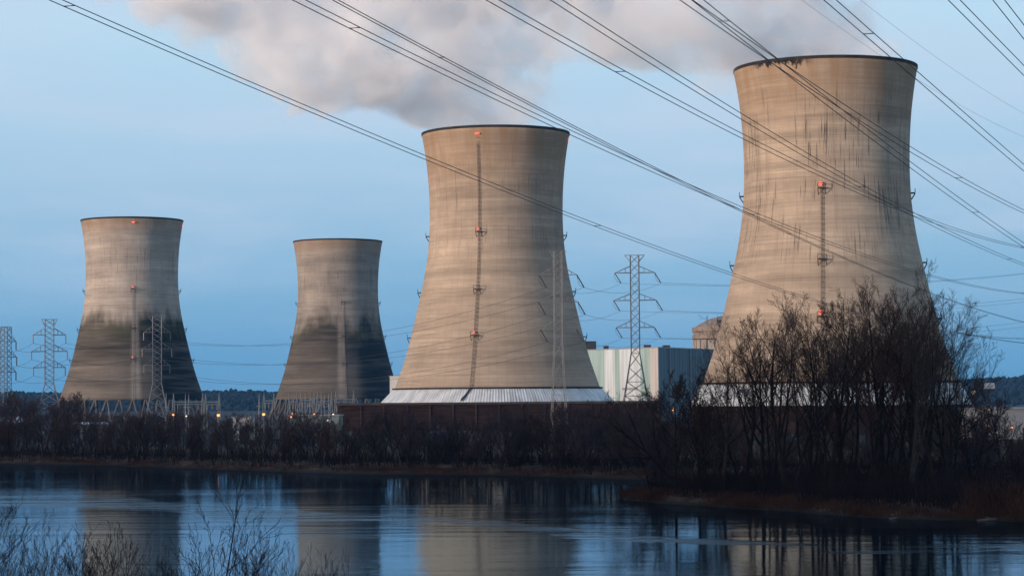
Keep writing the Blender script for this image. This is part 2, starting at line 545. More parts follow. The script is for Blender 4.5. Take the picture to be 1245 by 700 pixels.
def river_mat():
    m = bpy.data.materials.new('river_water')
    m.use_nodes = True
    n = Nodes(m.node_tree)
    n.n.remove(n.n['Principled BSDF'])
    geo = n.new('ShaderNodeNewGeometry').outputs['Position']
    sp = n.new('ShaderNodeSeparateXYZ', {0: geo})
    # current line: rougher riffled water crossing the river on a slant
    rif_px = [(-200, 594), (0, 606), (160, 612), (300, 622), (450, 630), (600, 638), (760, 655), (900, 662), (1000, 668)]
    rp = [on_water(*p) for p in rif_px]
    nd = n.new('ShaderNodeFloatCurve')
    x0, x1 = rp[0].x, rp[-1].x
    y0, y1 = 150.0, 350.0
    cv = nd.mapping.curves[0]
    pts = [((p.x - x0) / (x1 - x0), (p.y - y0) / (y1 - y0)) for p in rp]
    cv.points[0].location = pts[0]
    cv.points[1].location = pts[-1]
    for p in pts[1:-1]:
        cv.points.new(*p)
    nd.mapping.update()
    n.put(nd.inputs[1], n.mapr(sp.outputs[0], x0, x1, 0, 1, smooth=False))
    yc = n.mapr(nd.outputs[0], 0, 1, y0, y1, smooth=False)
    wob = n.noise(n.mapping(geo, scale=(0.05, 0.03, 1)), 1.0, 4.0, 0.6)
    dy = n.math('SUBTRACT', n.math('SUBTRACT', sp.outputs[1], yc), n.mapr(wob, 0.25, 0.75, -9, 9, smooth=False))
    wid = n.mapr(sp.outputs[0], x0, x1, 22.0, 6.0, smooth=False)
    band = n.mapr(n.math('DIVIDE', n.math('ABSOLUTE', dy), wid), 1.0, 0.35, 0.0, 1.0)
    brk = n.noise(n.mapping(geo, scale=(0.022, 0.50, 1)), 1.0, 4.0, 0.6)
    band = n.math('MULTIPLY', band, n.mapr(brk, 0.48, 0.56, 0.0, 1.0))
    # calm shimmer: long low undulations
    w1 = n.noise(n.mapping(geo, scale=(0.35, 0.9, 1)), 1.0, 3.0, 0.55)
    w2 = n.noise(n.mapping(geo, scale=(1.5, 3.5, 1)), 1.0, 2.0, 0.5)
    w3 = n.noise(n.mapping(geo, scale=(2.2, 3.0, 1)), 1.0, 3.0, 0.6)
    w0 = n.noise(n.mapping(geo, scale=(0.07, 0.24, 1)), 1.0, 3.0, 0.55)
    wp = n.mapr(n.noise(n.mapping(geo, scale=(0.012, 0.030, 1)), 1.0, 3.0, 0.55), 0.40, 0.62, 0.15, 1.0)
    h = n.math('ADD', n.math('MULTIPLY', w1, 0.012), n.math('ADD', n.math('MULTIPLY', n.math('MULTIPLY', w0, wp), 0.055), n.math('MULTIPLY', n.math('MULTIPLY', w2, wp), 0.008)))
    h = n.math('ADD', h, n.math('MULTIPLY', n.math('MULTIPLY', w3, band), 0.07))
    rough = n.math('ADD', 0.055, n.math('MULTIPLY', band, 0.07))
    nrm = n.new('ShaderNodeBump', {'Strength': 1.0, 'Distance': 1.0, 'Height': h}).outputs[0]
    # silt-laden water: a dim blue-tinted mirror over a nearly black body
    gl = n.new('ShaderNodeBsdfGlossy', {'Color': (0.52, 0.70, 0.87, 1), 'Roughness': rough, 'Normal': nrm})
    df = n.new('ShaderNodeBsdfDiffuse', {'Color': (0.002, 0.006, 0.010, 1), 'Normal': nrm})
    fr = n.new('ShaderNodeFresnel', {'IOR': 1.333, 'Normal': nrm})
    mx = n.new('ShaderNodeMixShader', {0: fr, 1: df, 2: gl})
    n.put(n.n['Material Output'].inputs['Surface'], mx)
    return m


rb = MB()
rb.add([(-3000, 40, 0), (3000, 40, 0), (3000, 640, 0), (-3000, 640, 0)], [(0, 1, 2, 3)])
tag(rb.build('river', river_mat()), kind='structure', label='dark calm river reflecting the sky and towers')

# ------------------------------------------------------------------ far wooded hills
rng = random.Random(5)


def hill_profile(px):
    return float(np.interp(px, [-500, 0, 40, 100, 240, 290, 330, 420, 700, 1000, 1150, 1190, 1245, 1700],
                           [472, 471, 472, 474, 471, 469.5, 472, 473, 474, 468, 458, 455, 452, 448]))


HY = 3300.0
hb = MB()
cols = list(range(-500, 1751, 25))
rows = [(0.0, 0.0), (0.35, 0.45), (0.7, 0.8), (1.0, 0.93), (1.6, 1.0), (2.6, 0.6)]
for px in cols:
    top = at(px, hill_profile(px), HY)
    for k, hf in rows:
        hb.v.append((top.x * (1 + 0.12 * (k - 1)), HY + (k - 1) * 420, 1.2 + (top.z - 9 - 1.2) * hf))
nr = len(rows)
for i in range(len(cols) - 1):
    for k in range(nr - 1):
        hb.f.append((i * nr + k, (i + 1) * nr + k, (i + 1) * nr + k + 1, i * nr + k + 1))
M['hill'] = mat('hill_ground', (0.014, 0.020, 0.024), 0.95, 0.1, 0, 0.3, 0.02)
tag(hb.build('hills', M['hill'], smooth=True), kind='structure', label='low wooded hills along the horizon')
M['forest'] = mat('far_forest', (0.010, 0.018, 0.024), 0.95, 0.1, 0, 0.5, 0.03)
fb = MB()
for _ in range(15000):
    px = rng.uniform(-350, 1600)
    k = rng.random() ** 0.8
    top = at(px, hill_profile(px), HY)
    hf = float(np.interp(k, [r[0] for r in rows], [r[1] for r in rows]))
    x, y, z = top.x * (1 + 0.12 * (k - 1)), HY + (k - 1) * 420, 1.2 + (top.z - 10.2) * hf
    r = rng.uniform(1.6, 4.2)
    fb.ball((x, y, z + r * rng.uniform(0.3, 0.9)), r, rng.uniform(.7, 1.1), 0.9, rng.uniform(0.8, 1.5), 6, 4)
tag(fb.build('forest', M['forest'], smooth=False), kind='stuff', label='dark far woodland covering the hills on the horizon')

# unseen ridge added behind-left of the view to shade the river and its banks
bl = MB()
bx = list(range(-2200, 401, 100))
brow = [(40, 0.0), (10, 0.35), (-40, 0.8), (-90, 1.0), (-200, 0.95), (-420, 0.5), (-800, 0.0)]
for x in bx:
    hh = float(np.interp(x, [-2200, -1000, -600, -420, -250, -120, 0, 200, 400], [150, 136, 112, 92, 72, 48, 32, 24, 14]))
    for k, (yy, hf) in enumerate(brow):
        sh_ = float(np.interp(x, [-2200, -150, -60, 400], [0, 0, -60, -60]))
        bl.v.append((x + 20 * math.sin(k * 2.1 + x), yy + sh_, 6.0 + hh * hf + 3 * math.sin(x * .05 + k)))
for i in range(len(bx) - 1):
    for k in range(len(brow) - 1):
        a_ = i * len(brow) + k
        bl.f.append((a_, a_ + 1, a_ + len(brow) + 1, a_ + len(brow)))
tag(bl.build('sun_block_ridge', M['hill'], smooth=True), kind='structure', label='unseen ridge added behind the viewpoint to block the low sun')

# ------------------------------------------------------------------ cooling towers
PROFILE = [(39.9, 15.6), (38.4, 20.0), (37.1, 23.7), (34.9, 30.1), (32.5, 39.6), (30.3, 49.1), (28.1, 58.7),
           (26.5, 68.2), (25.75, 77.7), (25.7, 84.0), (25.75, 89.0), (26.1, 96.8), (27.1, 106.3), (28.0, 111.5), (28.6, 115.0)]
PZ = np.array([p[1] for p in PROFILE]); PR = np.array([p[0] for p in PROFILE])


def smooth_r(z):
    zs = z + np.linspace(-6, 6, 13)
    ext = np.interp(zs, PZ, PR)
    ext = np.where(zs > PZ[-1], PR[-1] + (zs - PZ[-1]) * 0.19, ext)
    ext = np.where(zs < PZ[0], PR[0] - (zs - PZ[0]) * 0.37, ext)
    return float(np.mean(ext))


LEVELS = [75.3, 53.6, 36.2]


def cooling_tower(center_px, d, material, label, ladder_az, z0, operating, side_az, lit_levels, ladder_top=111.0, rim_lit=True, lamp_r=0.42):
    cx = X_of(center_px, d)
    root = empty('cooling_tower', (cx, d, 1.4))
    tag(root, label, 'cooling tower', 'hyperbolic cooling towers')
    zoff = -1.4
    face = math.atan2(-d, -cx)                         # direction from the tower to the river
    seg, nz = 128, 66
    zs = np.linspace(z0, 115.0, nz)
    vs, fs, uv = [], [], []
    for z in zs:
        r = smooth_r(z)
        for k in range(seg):
            t = 2 * math.pi * k / seg
            vs.append((r * math.cos(t), r * math.sin(t), z + zoff))
    for z in zs[::-1]:
        r = smooth_r(z) - 0.7
        for k in range(seg):
            t = 2 * math.pi * k / seg
            vs.append((r * math.cos(t), r * math.sin(t), z + zoff))
    tot = 2 * nz
    uvl = []
    for i in range(tot):
        j = (i + 1) % tot
        for k in range(seg):
            k2 = (k + 1) % seg
            fs.append((i * seg + k, i * seg + k2, j * seg + k2, j * seg + k))
            for (ii, kk) in ((i, k), (i, k + 1), (j, k + 1), (j, k)):
                z = vs[ii * seg + kk % seg][2] - zoff
                t = 2 * math.pi * kk / seg - face
                if k >= 0:
                    tm = 2 * math.pi * (k + 0.5) / seg - face
                    sh = -2 * math.pi * math.floor((tm + math.pi) / (2 * math.pi))
                    t += sh
                uvl.append((t * 27.0, z))
    mb = MB(); mb.v = vs; mb.f = fs
    shell = mb.build('shell', material, root, smooth=True)
    lay = shell.data.uv_layers.new(name='UVMap')
    lay.data.foreach_set('uv', [c for p in uvl for c in p])
    # dark lip
    rm = MB()
    r = smooth_r(115.0)
    rm.lathe([(r - 0.9, 114.3 + zoff), (r + 0.12, 114.5 + zoff), (r + 0.15, 115.4 + zoff), (r - 0.9, 115.5 + zoff)], 128, closed=True)
    rm.build('rim', M['rim'], root, smooth=False)

    def P_(az, z, out=0.0):
        r = smooth_r(z) + out
        t = face + az
        return Vector((r * math.cos(t), r * math.sin(t), z + zoff))

    # ladder with its safety cage, running up the shell
    lad = MB()
    for dt in (-0.012, 0.012):
        lad.tube([P_(ladder_az + dt, z, 0.35) for z in np.arange(z0, ladder_top, 3.0)], 0.09, 4)
    for z in np.arange(z0 + 0.8, ladder_top, 1.6):
        lad.tube([P_(ladder_az - 0.014, z, 0.75), P_(ladder_az + 0.014, z, 0.75)], 0.09, 4)
        lad.tube([P_(ladder_az - 0.012, z, 0.35), P_(ladder_az - 0.014, z, 0.75)], 0.06, 4)
        lad.tube([P_(ladder_az + 0.012, z, 0.35), P_(ladder_az + 0.014, z, 0.75)], 0.06, 4)
    lad.build('ladder', M['ladder'] if operating else M['concrete'], root)

    def platform(az, z, big, lamp):
        wd = 0.042 if big else 0.035
        dep = 1.7 if big else 1.3
        pm = MB()
        c = [P_(az - wd, z, 0.0), P_(az + wd, z, 0.0), P_(az + wd, z, dep), P_(az - wd, z, dep)]
        pm.add([*c, *[p + Vector((0, 0, 0.35)) for p in c]],
               [(0, 3, 2, 1), (4, 5, 6, 7), (0, 1, 5, 4), (1, 2, 6, 5), (2, 3, 7, 6), (3, 0, 4, 7)])
        for p in (c[2], c[3]):
            pm.tube([p + Vector((0, 0, 0.3)), p + Vector((0, 0, 1.5))], 0.09, 4)
        pm.tube([c[2] + Vector((0, 0, 1.5)), c[3] + Vector((0, 0, 1.5))], 0.09, 4)
        for p, q in ((c[2], P_(az + wd, z - 1.8, 0.0)), (c[3], P_(az - wd, z - 1.8, 0.0))):
            pm.tube([p, q], 0.12, 4)
        o = pm.build('platform', M['dark_steel'], root)
        if lamp:
            lm = MB()
            q = P_(az - wd * 0.35, z + 1.4, 0.9)
            lm.ball(q, lamp_r, seg=10, rings=6)
            lm.build('warning_light', M['red_lamp'], o)

    for i, z in enumerate(LEVELS):
        platform(ladder_az, z, True, i in lit_levels)
        for az in side_az:
            platform(az, z, False, False)
    for az in ((ladder_az, 1.40) if lit_levels and rim_lit else ()):
        lm = MB()
        q = P_(az, 112.2, 0.55)
        t = Vector((-math.sin(face + az), math.cos(face + az), 0))
        lm.tube([q - t * (0.8 if abs(az) < 1 else 0.2), q + t * (0.8 if abs(az) < 1 else 0.2)], lamp_r * .75, 8)
        bk = lm.build('warning_light', M['red_lamp'], root)
    if not operating:
        # ring of raking columns carrying the shell
        ncol = 36
        for k in range(ncol):
            for sgn in (-1, 1):
                t0 = 2 * math.pi * (k + 0.5) / ncol
                t1 = t0 + sgn * math.pi / ncol * 0.92
                rt, rbm = smooth_r(z0) - 0.35, smooth_r(z0) + 4.2
                c = MB()
                c.tube([(rbm * math.cos(t0), rbm * math.sin(t0), -0.4), (rt * math.cos(t1), rt * math.sin(t1), z0 + zoff + 0.1)],
                       [0.55, 0.48], 6)
                c.build('support_column', M['column'], root)
        bs = MB()
        bs.lathe([(34.5, -0.5), (34.5, 3.6), (33.5, 3.6), (33.5, -0.5)], 96, closed=True)
        bs.build('basin_wall', M['dark_wall'], root)
    return root, cx


T3C = concrete_tower('tower_concrete_plain', 1.0, (0.425, 0.338, 0.252), 0.42, streak_lo=60, streak_hi=112, lip_lo=84.0)
T4C = concrete_tower('tower_concrete_streaked', 2.3, (0.425, 0.338, 0.252), 1.0, streak_lo=48, streak_hi=112, rag=True, lip_lo=90.0)
T1C = concrete_tower('tower_concrete_mouldy', 3.7, (0.42, 0.362, 0.30), 0.55, mould=1.0, mould_z=61, streak_lo=70, streak_hi=110)
T2C = concrete_tower('tower_concrete_mouldy_grey', 5.1, (0.31, 0.268, 0.222), 0.55, mould=1.0, mould_z=64, edge_amp=13, edge_soft=11, streak_lo=66, streak_hi=110)


def ring_skirt(root, z_off, r0, z0, r1, z1):
    seg = 160
    mb = MB()
    mb.lathe([(r0 + 0.25, z0 + z_off), (r1, z1 + z_off), (r1, z1 - 0.5 + z_off), (r0 - 0.4, z1 - 0.5 + z_off), (r0 - 0.4, z0 + z_off)], seg, closed=True)
    o = mb.build('skirt_roof', M['skirt'], root)
    lay = o.data.uv_layers.new(name='UVMap')
    uvs = []
    for poly in o.data.polygons:
        ks = [v % seg for v in poly.vertices]
        for v, k in zip(poly.vertices, ks):
            kk = k
            if max(ks) - min(ks) > seg / 2 and k == 0:
                kk = seg
            uvs.extend((kk / seg * 2 * math.pi * r1, o.data.vertices[v].co.z))
    lay.data.foreach_set('uv', uvs)
    # dark drip edge where the shell meets the skirt
    e = MB()
    e.lathe([(r0 - 0.2, z0 + z_off), (r0 + 0.7, z0 + z_off - 0.1), (r0 + 0.7, z0 + z_off + 0.45), (r0 - 0.2, z0 + z_off + 0.5)], 128, closed=True)
    e.build('flashing', M['rim'], root)


t3, t3x = cooling_tower(605.0, 873.0, T3C, 'cooling tower second from right with steam, rising behind long brown louvred wall',
                        -0.245, 15.6, True, (-1.52, 1.50), (0, 2))
ring_skirt(t3, -1.4, 39.9, 16.6, 44.9, 11.75)
pp = MB()
fa = math.atan2(-873.0, -t3x)
pp.tube([(40.6 * math.cos(fa - .245), 40.6 * math.sin(fa - .245), 15.6), (42.6 * math.cos(fa - .27), 42.6 * math.sin(fa - .27), 13.2),
         (45.3 * math.cos(fa - .30), 45.3 * math.sin(fa - .30), 10.9)], 0.35, 6)
pp.build('downpipe', M['dark_steel'], t3)
t4, t4x = cooling_tower(1009.0, 707.0, T4C, 'streak-stained cooling tower furthest right, largest and nearest, steam leaving its top',
                        -0.055, 15.6, True, (-1.52, 1.50), (0, 2), 76.0, False, 0.6)
ring_skirt(t4, -1.4, 39.9, 16.6, 43.4, 10.4)
t1, t1x = cooling_tower(160.5, 1276.0, T1C, 'idle cooling tower furthest left, pale above and black-brown mould below',
                        0.02, 14.0, False, (-1.52, 1.50), (0, 2), 76.0)
t2, t2x = cooling_tower(411.5, 1456.0, T2C, 'smallest grey idle cooling tower, second from left, dark mouldy base, no steam',
                        0.12, 14.0, False, (-1.52, 1.50), (), 76.0)


# brown louvred walls round the cooling fill
def slat_mat():
    m = bpy.data.materials.new('brown_louvre_boards')
    m.use_nodes = True
    n = Nodes(m.node_tree)
    b = n.n['Principled BSDF']
    geo = n.new('ShaderNodeNewGeometry').outputs['Position']
    a = n.noise(n.mapping(geo, scale=(0.10, 0.10, 1.6)), 1.0, 4.0, 0.6)
    c = n.noise(n.mapping(geo, scale=(0.9, 0.9, 0.12)), 1.0, 3.0, 0.6)
    col = n.ramp(a, [(0.3, (0.030, 0.016, 0.012)), (0.5, (0.055, 0.030, 0.022)), (0.72, (0.095, 0.055, 0.038))])
    col = n.mix(n.mapr(c, 0.5, 0.75, 0, 0.6), col, (0.03, 0.02, 0.016, 1))
    n.put(b.inputs['Base Color'], col)
    b.inputs['Roughness'].default_value = 0.9
    b.inputs['Specular IOR Level'].default_value = 0.15
    return m


M['slat'] = slat_mat()
bx0, bx1 = X_of(410.5, 811), X_of(803, 811)
by0, by1 = 811.0, 934.0
basin = empty('louvred_basin', ((bx0 + bx1) / 2, by0, 1.4))
tag(basin, 'long brown horizontally slatted basin building in front of the white-skirted cooling tower', 'basin building')
ox, oy, oz = basin.location
m_ = MB()
m_.box(bx0 + 1.2 - ox, bx1 - 1.2 - ox, 1.2, by1 - by0 - 1.2, -0.6, 9.4)
m_.build('wall', M['dark_wall'], basin)
m_ = MB()
m_.box(bx0 - ox - 0.4, bx1 - ox + 0.4, -0.4, by1 - by0 + 0.4, 9.4, 10.2)
m_.build('roof', M['roof_felt'], basin)
nsl = 17
for k in range(nsl):
    z = 0.2 + k * (9.2 / nsl)
    sl = MB()
    z1 = z + 9.2 / nsl * 0.78
    L0, L1, D = bx0 - ox, bx1 - ox, by1 - by0
    # boards raked outwards, running round the two visible sides and the front
    for (p, q, nx, ny) in (((L0, 0), (L1, 0), 0, -1), ((L0, D), (L0, 0), -1, 0), ((L1, 0), (L1, D), 1, 0)):
        o1 = 0.0 if nx == 0 else 0.0
        sl.add([(p[0] + nx * .0, p[1] + ny * .0, z), (q[0] + nx * .0, q[1] + ny * .0, z),
                (q[0] - nx * .75, q[1] - ny * .75, z1), (p[0] - nx * .75, p[1] - ny * .75, z1),
                (p[0] - nx * .1, p[1] - ny * .1, z), (q[0] - nx * .1, q[1] - ny * .1, z),
                (q[0] - nx * .85, q[1] - ny * .85, z1), (p[0] - nx * .85, p[1] - ny * .85, z1)],
               [(0, 1, 2, 3), (7, 6, 5, 4), (0, 4, 5, 1), (3, 2, 6, 7), (0, 3, 7, 4), (1, 5, 6, 2)])
    sl.build('louvre_board', M['slat'], basin)
for k in range(15):
    x = bx0 - ox + (bx1 - bx0) * k / 14
    po = MB()
    po.box(x - 0.22, x + 0.22, -0.22, 0.22, -0.6, 9.39)
    po.build('post', M['slat'], basin)
# timber ring wall under the right tower's skirt
ring = MB()
for k in range(14):
    z = 0.0 + k * 0.60
    ring.lathe([(43.0, z), (43.1, z), (42.4, z + 0.48), (42.3, z + 0.48)], 96, closed=True)
ring.build('louvre_wall', M['slat'], t4)
ring = MB()
ring.lathe([(41.6, -1.2), (41.6, 8.6), (41.2, 8.6), (41.2, -1.2)], 96, closed=True)
ring.build('basin_wall', M['dark_wall'], t4)

# ------------------------------------------------------------------ plant buildings behind
hall = empty('turbine_hall', (X_of(801, 1090), 1090, 1.3))
tag(hall, 'large flat-roofed plant hall with pale green and white stripes, blue-grey shaded side, behind pylon', 'plant building')
hz = at(801, 421.5, 1090).z - 1.3
A = Vector((X_of(690, 1150) - hall.location.x, 60.0))
Cc = Vector((X_of(905, 1185) - hall.location.x, 95.0))
Bk = A + Cc


def wall_quad(mb, p, q, z0, z1, out):
    """a slab of wall between plan points p and q, standing 'out' proud"""
    d = (q - p).normalized()
    nrm = Vector((d.y, -d.x))
    p1, q1 = p + nrm * out, q + nrm * out
    mb.prism([(p1.x, p1.y), (q1.x, q1.y), (q.x - nrm.x * .3, q.y - nrm.y * .3), (p.x - nrm.x * .3, p.y - nrm.y * .3)], z0, z1)


core = MB()
O2 = Vector((0, 0))
core.prism([tuple(O2), tuple(Cc), tuple(Bk), tuple(A)], -0.6, hz - 0.5)
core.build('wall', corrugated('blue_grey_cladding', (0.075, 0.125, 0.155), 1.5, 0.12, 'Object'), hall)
rf = MB()
gc = (A + Cc) * 0.5
rf.prism([tuple(gc + (p - gc) * 1.004) for p in (O2, Cc, Bk, A)], hz - 0.5, hz)
rf.build('roof', M['grey_wall'], hall)
M['green'] = corrugated('pale_green_cladding', (0.28, 0.39, 0.37), 1.2, 0.15, 'Object')
M['white_clad'] = corrugated('white_cladding', (0.52, 0.57, 0.585), 1.2, 0.15, 'Object')
M['beige_clad'] = corrugated('beige_cladding', (0.48, 0.45, 0.42), 1.2, 0.15, 'Object')
stripes = [(690, 735.5, 'green'), (735.5, 748, 'white_clad'), (748, 754, 'green'), (754, 779, 'white_clad'),
           (779, 791, 'green'), (791, 800.6, 'beige_clad')]
pA, pB = 690.0, 801.0
for a, b_, mm in stripes:
    def on_wall(px):
        r_ = ray(px, 450)
        wx, wy = hall.location.x, hall.location.y
        # intersect plan ray with the line from A to the corner
        ax, ay = A.x + wx, A.y + wy
        dx, dy = wx - ax, wy - ay
        det = r_.x * -dy + dx * r_.y
        t = (ax * -dy + dx * ay) / det
        return Vector((r_.x * t - wx, r_.y * t - wy))
    sp_ = MB()
    wall_quad(sp_, on_wall(a), on_wall(b_), -0.5, hz - 0.55, 0.25)
    sp_.build('wall_panel', M[mm], hall)
pan = MB()
wall_quad(pan, on_wall(782.0), on_wall(788.0), 2.0, hz * 0.40, 0.6)
pan.build('door', M['green'], hall)
for (a, b_, h, dd) in ((706, 726.5, 4.4, 18), (784, 793, 1.3, 10), (808, 816, 1.6, 20), (735, 741, 1.6, 16)):
    u = MB()
    p = on_wall(a) if a < 801 else Vector((X_of(a, 1120) - hall.location.x, 30.0))
    q = on_wall(b_) if b_ < 801 else Vector((X_of(b_, 1120) - hall.location.x, 30.0))
    u.box(min(p.x, q.x), max(p.x, q.x), max(p.y, q.y) + 3, max(p.y, q.y) + 3 + dd * .5, hz + 0.003, hz + h)
    u.build('roof_unit', M['dark_wall'], hall)

for q, (a, b_, z0_, z1_) in enumerate(((757, 762, 4, 8), (768, 773, 4, 8), (739, 744, 9, 12), (757, 775, 15.5, 16.6))):
    lv_ = MB()
    wall_quad(lv_, on_wall(a), on_wall(b_), z0_, z1_, 0.45)
    lv_.build('vent', M['grey_wall'], hall)
bs_ = MB()
wall_quad(bs_, on_wall(690.0), on_wall(800.0), -0.5, 2.2, 0.42)
bs_.build('plinth', M['concrete'], hall)
for t_ in (0.12, 0.35, 0.58, 0.8):
    dp = MB()
    q_ = Cc * t_
    dp.tube([(q_.x + .25, q_.y - .3, 0), (q_.x + .25, q_.y - .3, hz - .6)], 0.28, 6)
    dp.build('downpipe', M['grey_wall'], hall)

cb_x, cb_y = X_of(887, 1300), 1300.0
cont = empty('containment_building', (cb_x, cb_y, 1.3))
tag(cont, 'round brown concrete reactor building with banded top, half hidden behind right cooling tower', 'reactor building')
rr = (887 - 842.5) / F_PX * 1300
z_top = at(860, 398, 1300).z - 1.3
for nm, prof, mm in (('wall', [(rr - 1.2, -0.5), (rr - 1.2, z_top - 7.2)], 'concrete'),
                     ('ring_girder', [(rr - 1.2, z_top - 7.2), (rr, z_top - 6.6), (rr, z_top - 4.4), (rr - 0.8, z_top - 4.2), (rr - 0.8, z_top - 2.8),
                                      (rr + 0.1, z_top - 2.6), (rr + 0.1, z_top), (rr - 1.5, z_top)], 'ring'),
                     ('dome', [(rr - 1.5, z_top), (rr * .8, z_top + 2.0), (rr * .5, z_top + 5.0), (rr * .2, z_top + 6.4), (0.01, z_top + 6.8)], 'ring')):
    mb = MB()
    mb.lathe(prof, 72)
    if mm == 'ring' and 'ring' not in M:
        M['ring'] = mat('brown_grey_concrete', (0.22, 0.175, 0.14), 0.9, 0.2, 0, 0.25, 0.25)
    mb.build(nm, M[mm], cont, smooth=(nm != 'ring_girder'))
for k in range(24):
    t = 2 * math.pi * k / 24
    bt = MB()
    c_, s__ = math.cos(t), math.sin(t)
    r_ = rr - 0.9
    bt.tube([(r_ * c_, r_ * s__, z_top - 16), (r_ * c_, r_ * s__, z_top - 7.3)], 0.8, 6)
    bt.build('buttress', M['concrete'], cont)


def shed(px0, px1, Y, ytop, depth, wm, rm_, label, cat='shed', gable=0.0, door=True, name='shed', base=None):
    x0, x1 = X_of(px0, Y), X_of(px1, Y)
    zt = at((px0 + px1) / 2, ytop, Y).z
    g = gz((x0 + x1) / 2, Y) if base is None else at(px0, base, Y).z
    o = empty(name, ((x0 + x1) / 2, Y, g))
    tag(o, label, cat)
    hw, h = (x1 - x0) / 2, zt - g
    b = MB(); b.box(-hw, hw, 0, depth, -0.3, h - gable)
    b.build('wall', M[wm], o)
    r_ = MB()
    e = 0.35
    if gable:
        pr = [(-e, h - gable), (depth + e, h - gable), (depth / 2, h)]
        vs = [(-hw - e, y, z) for y, z in pr] + [(hw + e, y, z) for y, z in pr]
        r_.add(vs, [(0, 1, 2), (5, 4, 3), (0, 3, 4, 1), (1, 4, 5, 2), (2, 5, 3, 0)])
    else:
        r_.box(-hw - e, hw + e, -e, depth + e, h, h + 0.35)
    r_.build('roof', M[rm_], o)
    if door:
        d = MB(); d.box(-hw * .3, -hw * .3 + 2.6, -0.06, 0.1, -0.2, min(3.0, h * .7))
        d.build('door', M['dark_wall'], o)
        wd = MB()
        n_ = max(2, int(hw / 3))
        for k in range(n_):
            xx = hw * (0.05 + 0.85 * k / n_)
            wd.box(xx, xx + 1.2, -0.05, 0.1, h * .45, h * .65)
        wd.build('window', M['dark_wall'], o)
    return o


M['pale_roof'] = mat('pale_metal_roof', (0.50, 0.53, 0.56), 0.5, 0.4, 0, 0.1, 0.3)
M['teal_wall'] = mat('grey_green_cladding', (0.16, 0.20, 0.20), 0.7, 0.3, 0, 0.2, 0.5)
shed(-8, 17, 640, 506.5, 14, 'teal_wall', 'pale_roof', 'white-roofed shed at the left edge of the far bank, under the pylons', gable=1.6)
shed(71, 86, 690, 514, 8, 'grey_wall', 'pale_roof', 'small pale roofed hut under left cooling tower, nearest its left edge', gable=.9)
shed(89, 122, 640, 513, 12, 'teal_wall', 'pale_roof', 'grey-green low shed with pale roof in front of left cooling tower', gable=.6)
shed(283, 305, 640, 508, 10, 'white_wall', 'grey_wall', 'pale low building in the gap between the two idle towers')
shed(352, 412, 700, 505.5, 16, 'teal_wall', 'grey_wall', 'long grey building with lamps below the second idle tower')
shed(474, 494, 985, 457.5, 20, 'white_wall', 'white_wall', 'pale block peeping out left of the tower with brown louvred wall', name='plant_block', cat='plant building', door=False)
shed(1196, 1330, 560, 497, 30, 'grey_wall', 'grey_wall', 'wide grey warehouse at the right edge behind bare trees', name='warehouse', cat='warehouse')
shed(1199, 1210, 2600, 465, 12, 'grey_wall', 'grey_wall', 'tiny pale house on the wooded hill at far right', name='house', cat='house', gable=3.0, door=False, base=472)


# ------------------------------------------------------------------ lamps
def street_lamp(px, py, Y, kind, label, size=0.42):
    p = at(px, py, Y)
    g = gz(p.x, Y)
    o = empty('street_lamp', (p.x, Y, g))
    tag(o, label, 'street lamp', 'lit yard lamps on the island')
    h = p.z - g
    m = MB(); m.tube([(0, 0.6, -0.3), (0, 0.6, h + 0.5), (0, 0.0, h + 0.75)], [0.14, 0.10, 0.08], 6)
    m.build('pole', M['steel'], o)
    m = MB(); m.box(-0.3, 0.3, -0.4, 0.6, h + size * .8, h + size * .8 + 0.2)
    m.build('hood', M['dark_steel'], o)
    m = MB(); m.ball((0, 0, h), size, 1, 1, 0.85, 10, 6)
    m.build('lamp', M[kind], o)
    return o


lamps = [(210.5, 504, 610, 'orange_lamp', 'dim orange yard lamp below right side of left cooling tower', .30),
         (226.5, 505.5, 610, 'white_lamp', 'small white yard lamp right of the dim orange one, by left tower', .22),
         (265.5, 504.5, 600, 'orange_lamp', 'brightest orange yard lamp, just right of the left cooling tower', .42),
         (302, 508.5, 620, 'white_lamp', 'small white lamp on the pale building between idle towers', .20),
         (320.5, 503.5, 600, 'orange_lamp', 'bright orange yard lamp just left of second idle tower', .40),
         (355.5, 503.0, 660, 'orange_lamp', 'upper of two close orange lamps below the second idle tower', .34),
         (354.2, 506.6, 645, 'orange_lamp', 'lower of two close orange lamps below the second idle tower', .30),
         (382, 503, 680, 'orange_lamp', 'faint orange lamp among the substation masts', .22),
         (376, 506.5, 680, 'white_lamp', 'pale lamp on grey building, left of the faint orange lamp', .20),
         (398.5, 510.5, 690, 'white_lamp', 'pale lamp near ground left of the brown wall end', .22),
         (405, 503.5, 700, 'white_lamp', 'white lamp hugging left end of brown louvred wall', .26),
         (819.3, 497.5, 690, 'orange_lamp', 'bright orange lamp right of brown louvred wall end', .52),
         (1183.5, 476.7, 640, 'white_lamp', 'bright white lamp on tall pole right of the largest tower', .60),
         (1211.3, 525.2, 545, 'white_lamp', 'brightest white lamp in front of warehouse at right edge', .34),
         (1203, 497.5, 550, 'orange_lamp', 'faint lamp at the warehouse roof corner', .18),
         (1230, 519.5, 550, 'orange_lamp', 'faint orange lamp right of the bright one by the warehouse', .26),
         (1202, 517.5, 550, 'orange_lamp', 'faint lamp left of the bright one by the warehouse', .17)]
for (px, py, Y, k, lb, sz) in lamps:
    street_lamp(px, py, Y, k, lb, sz)


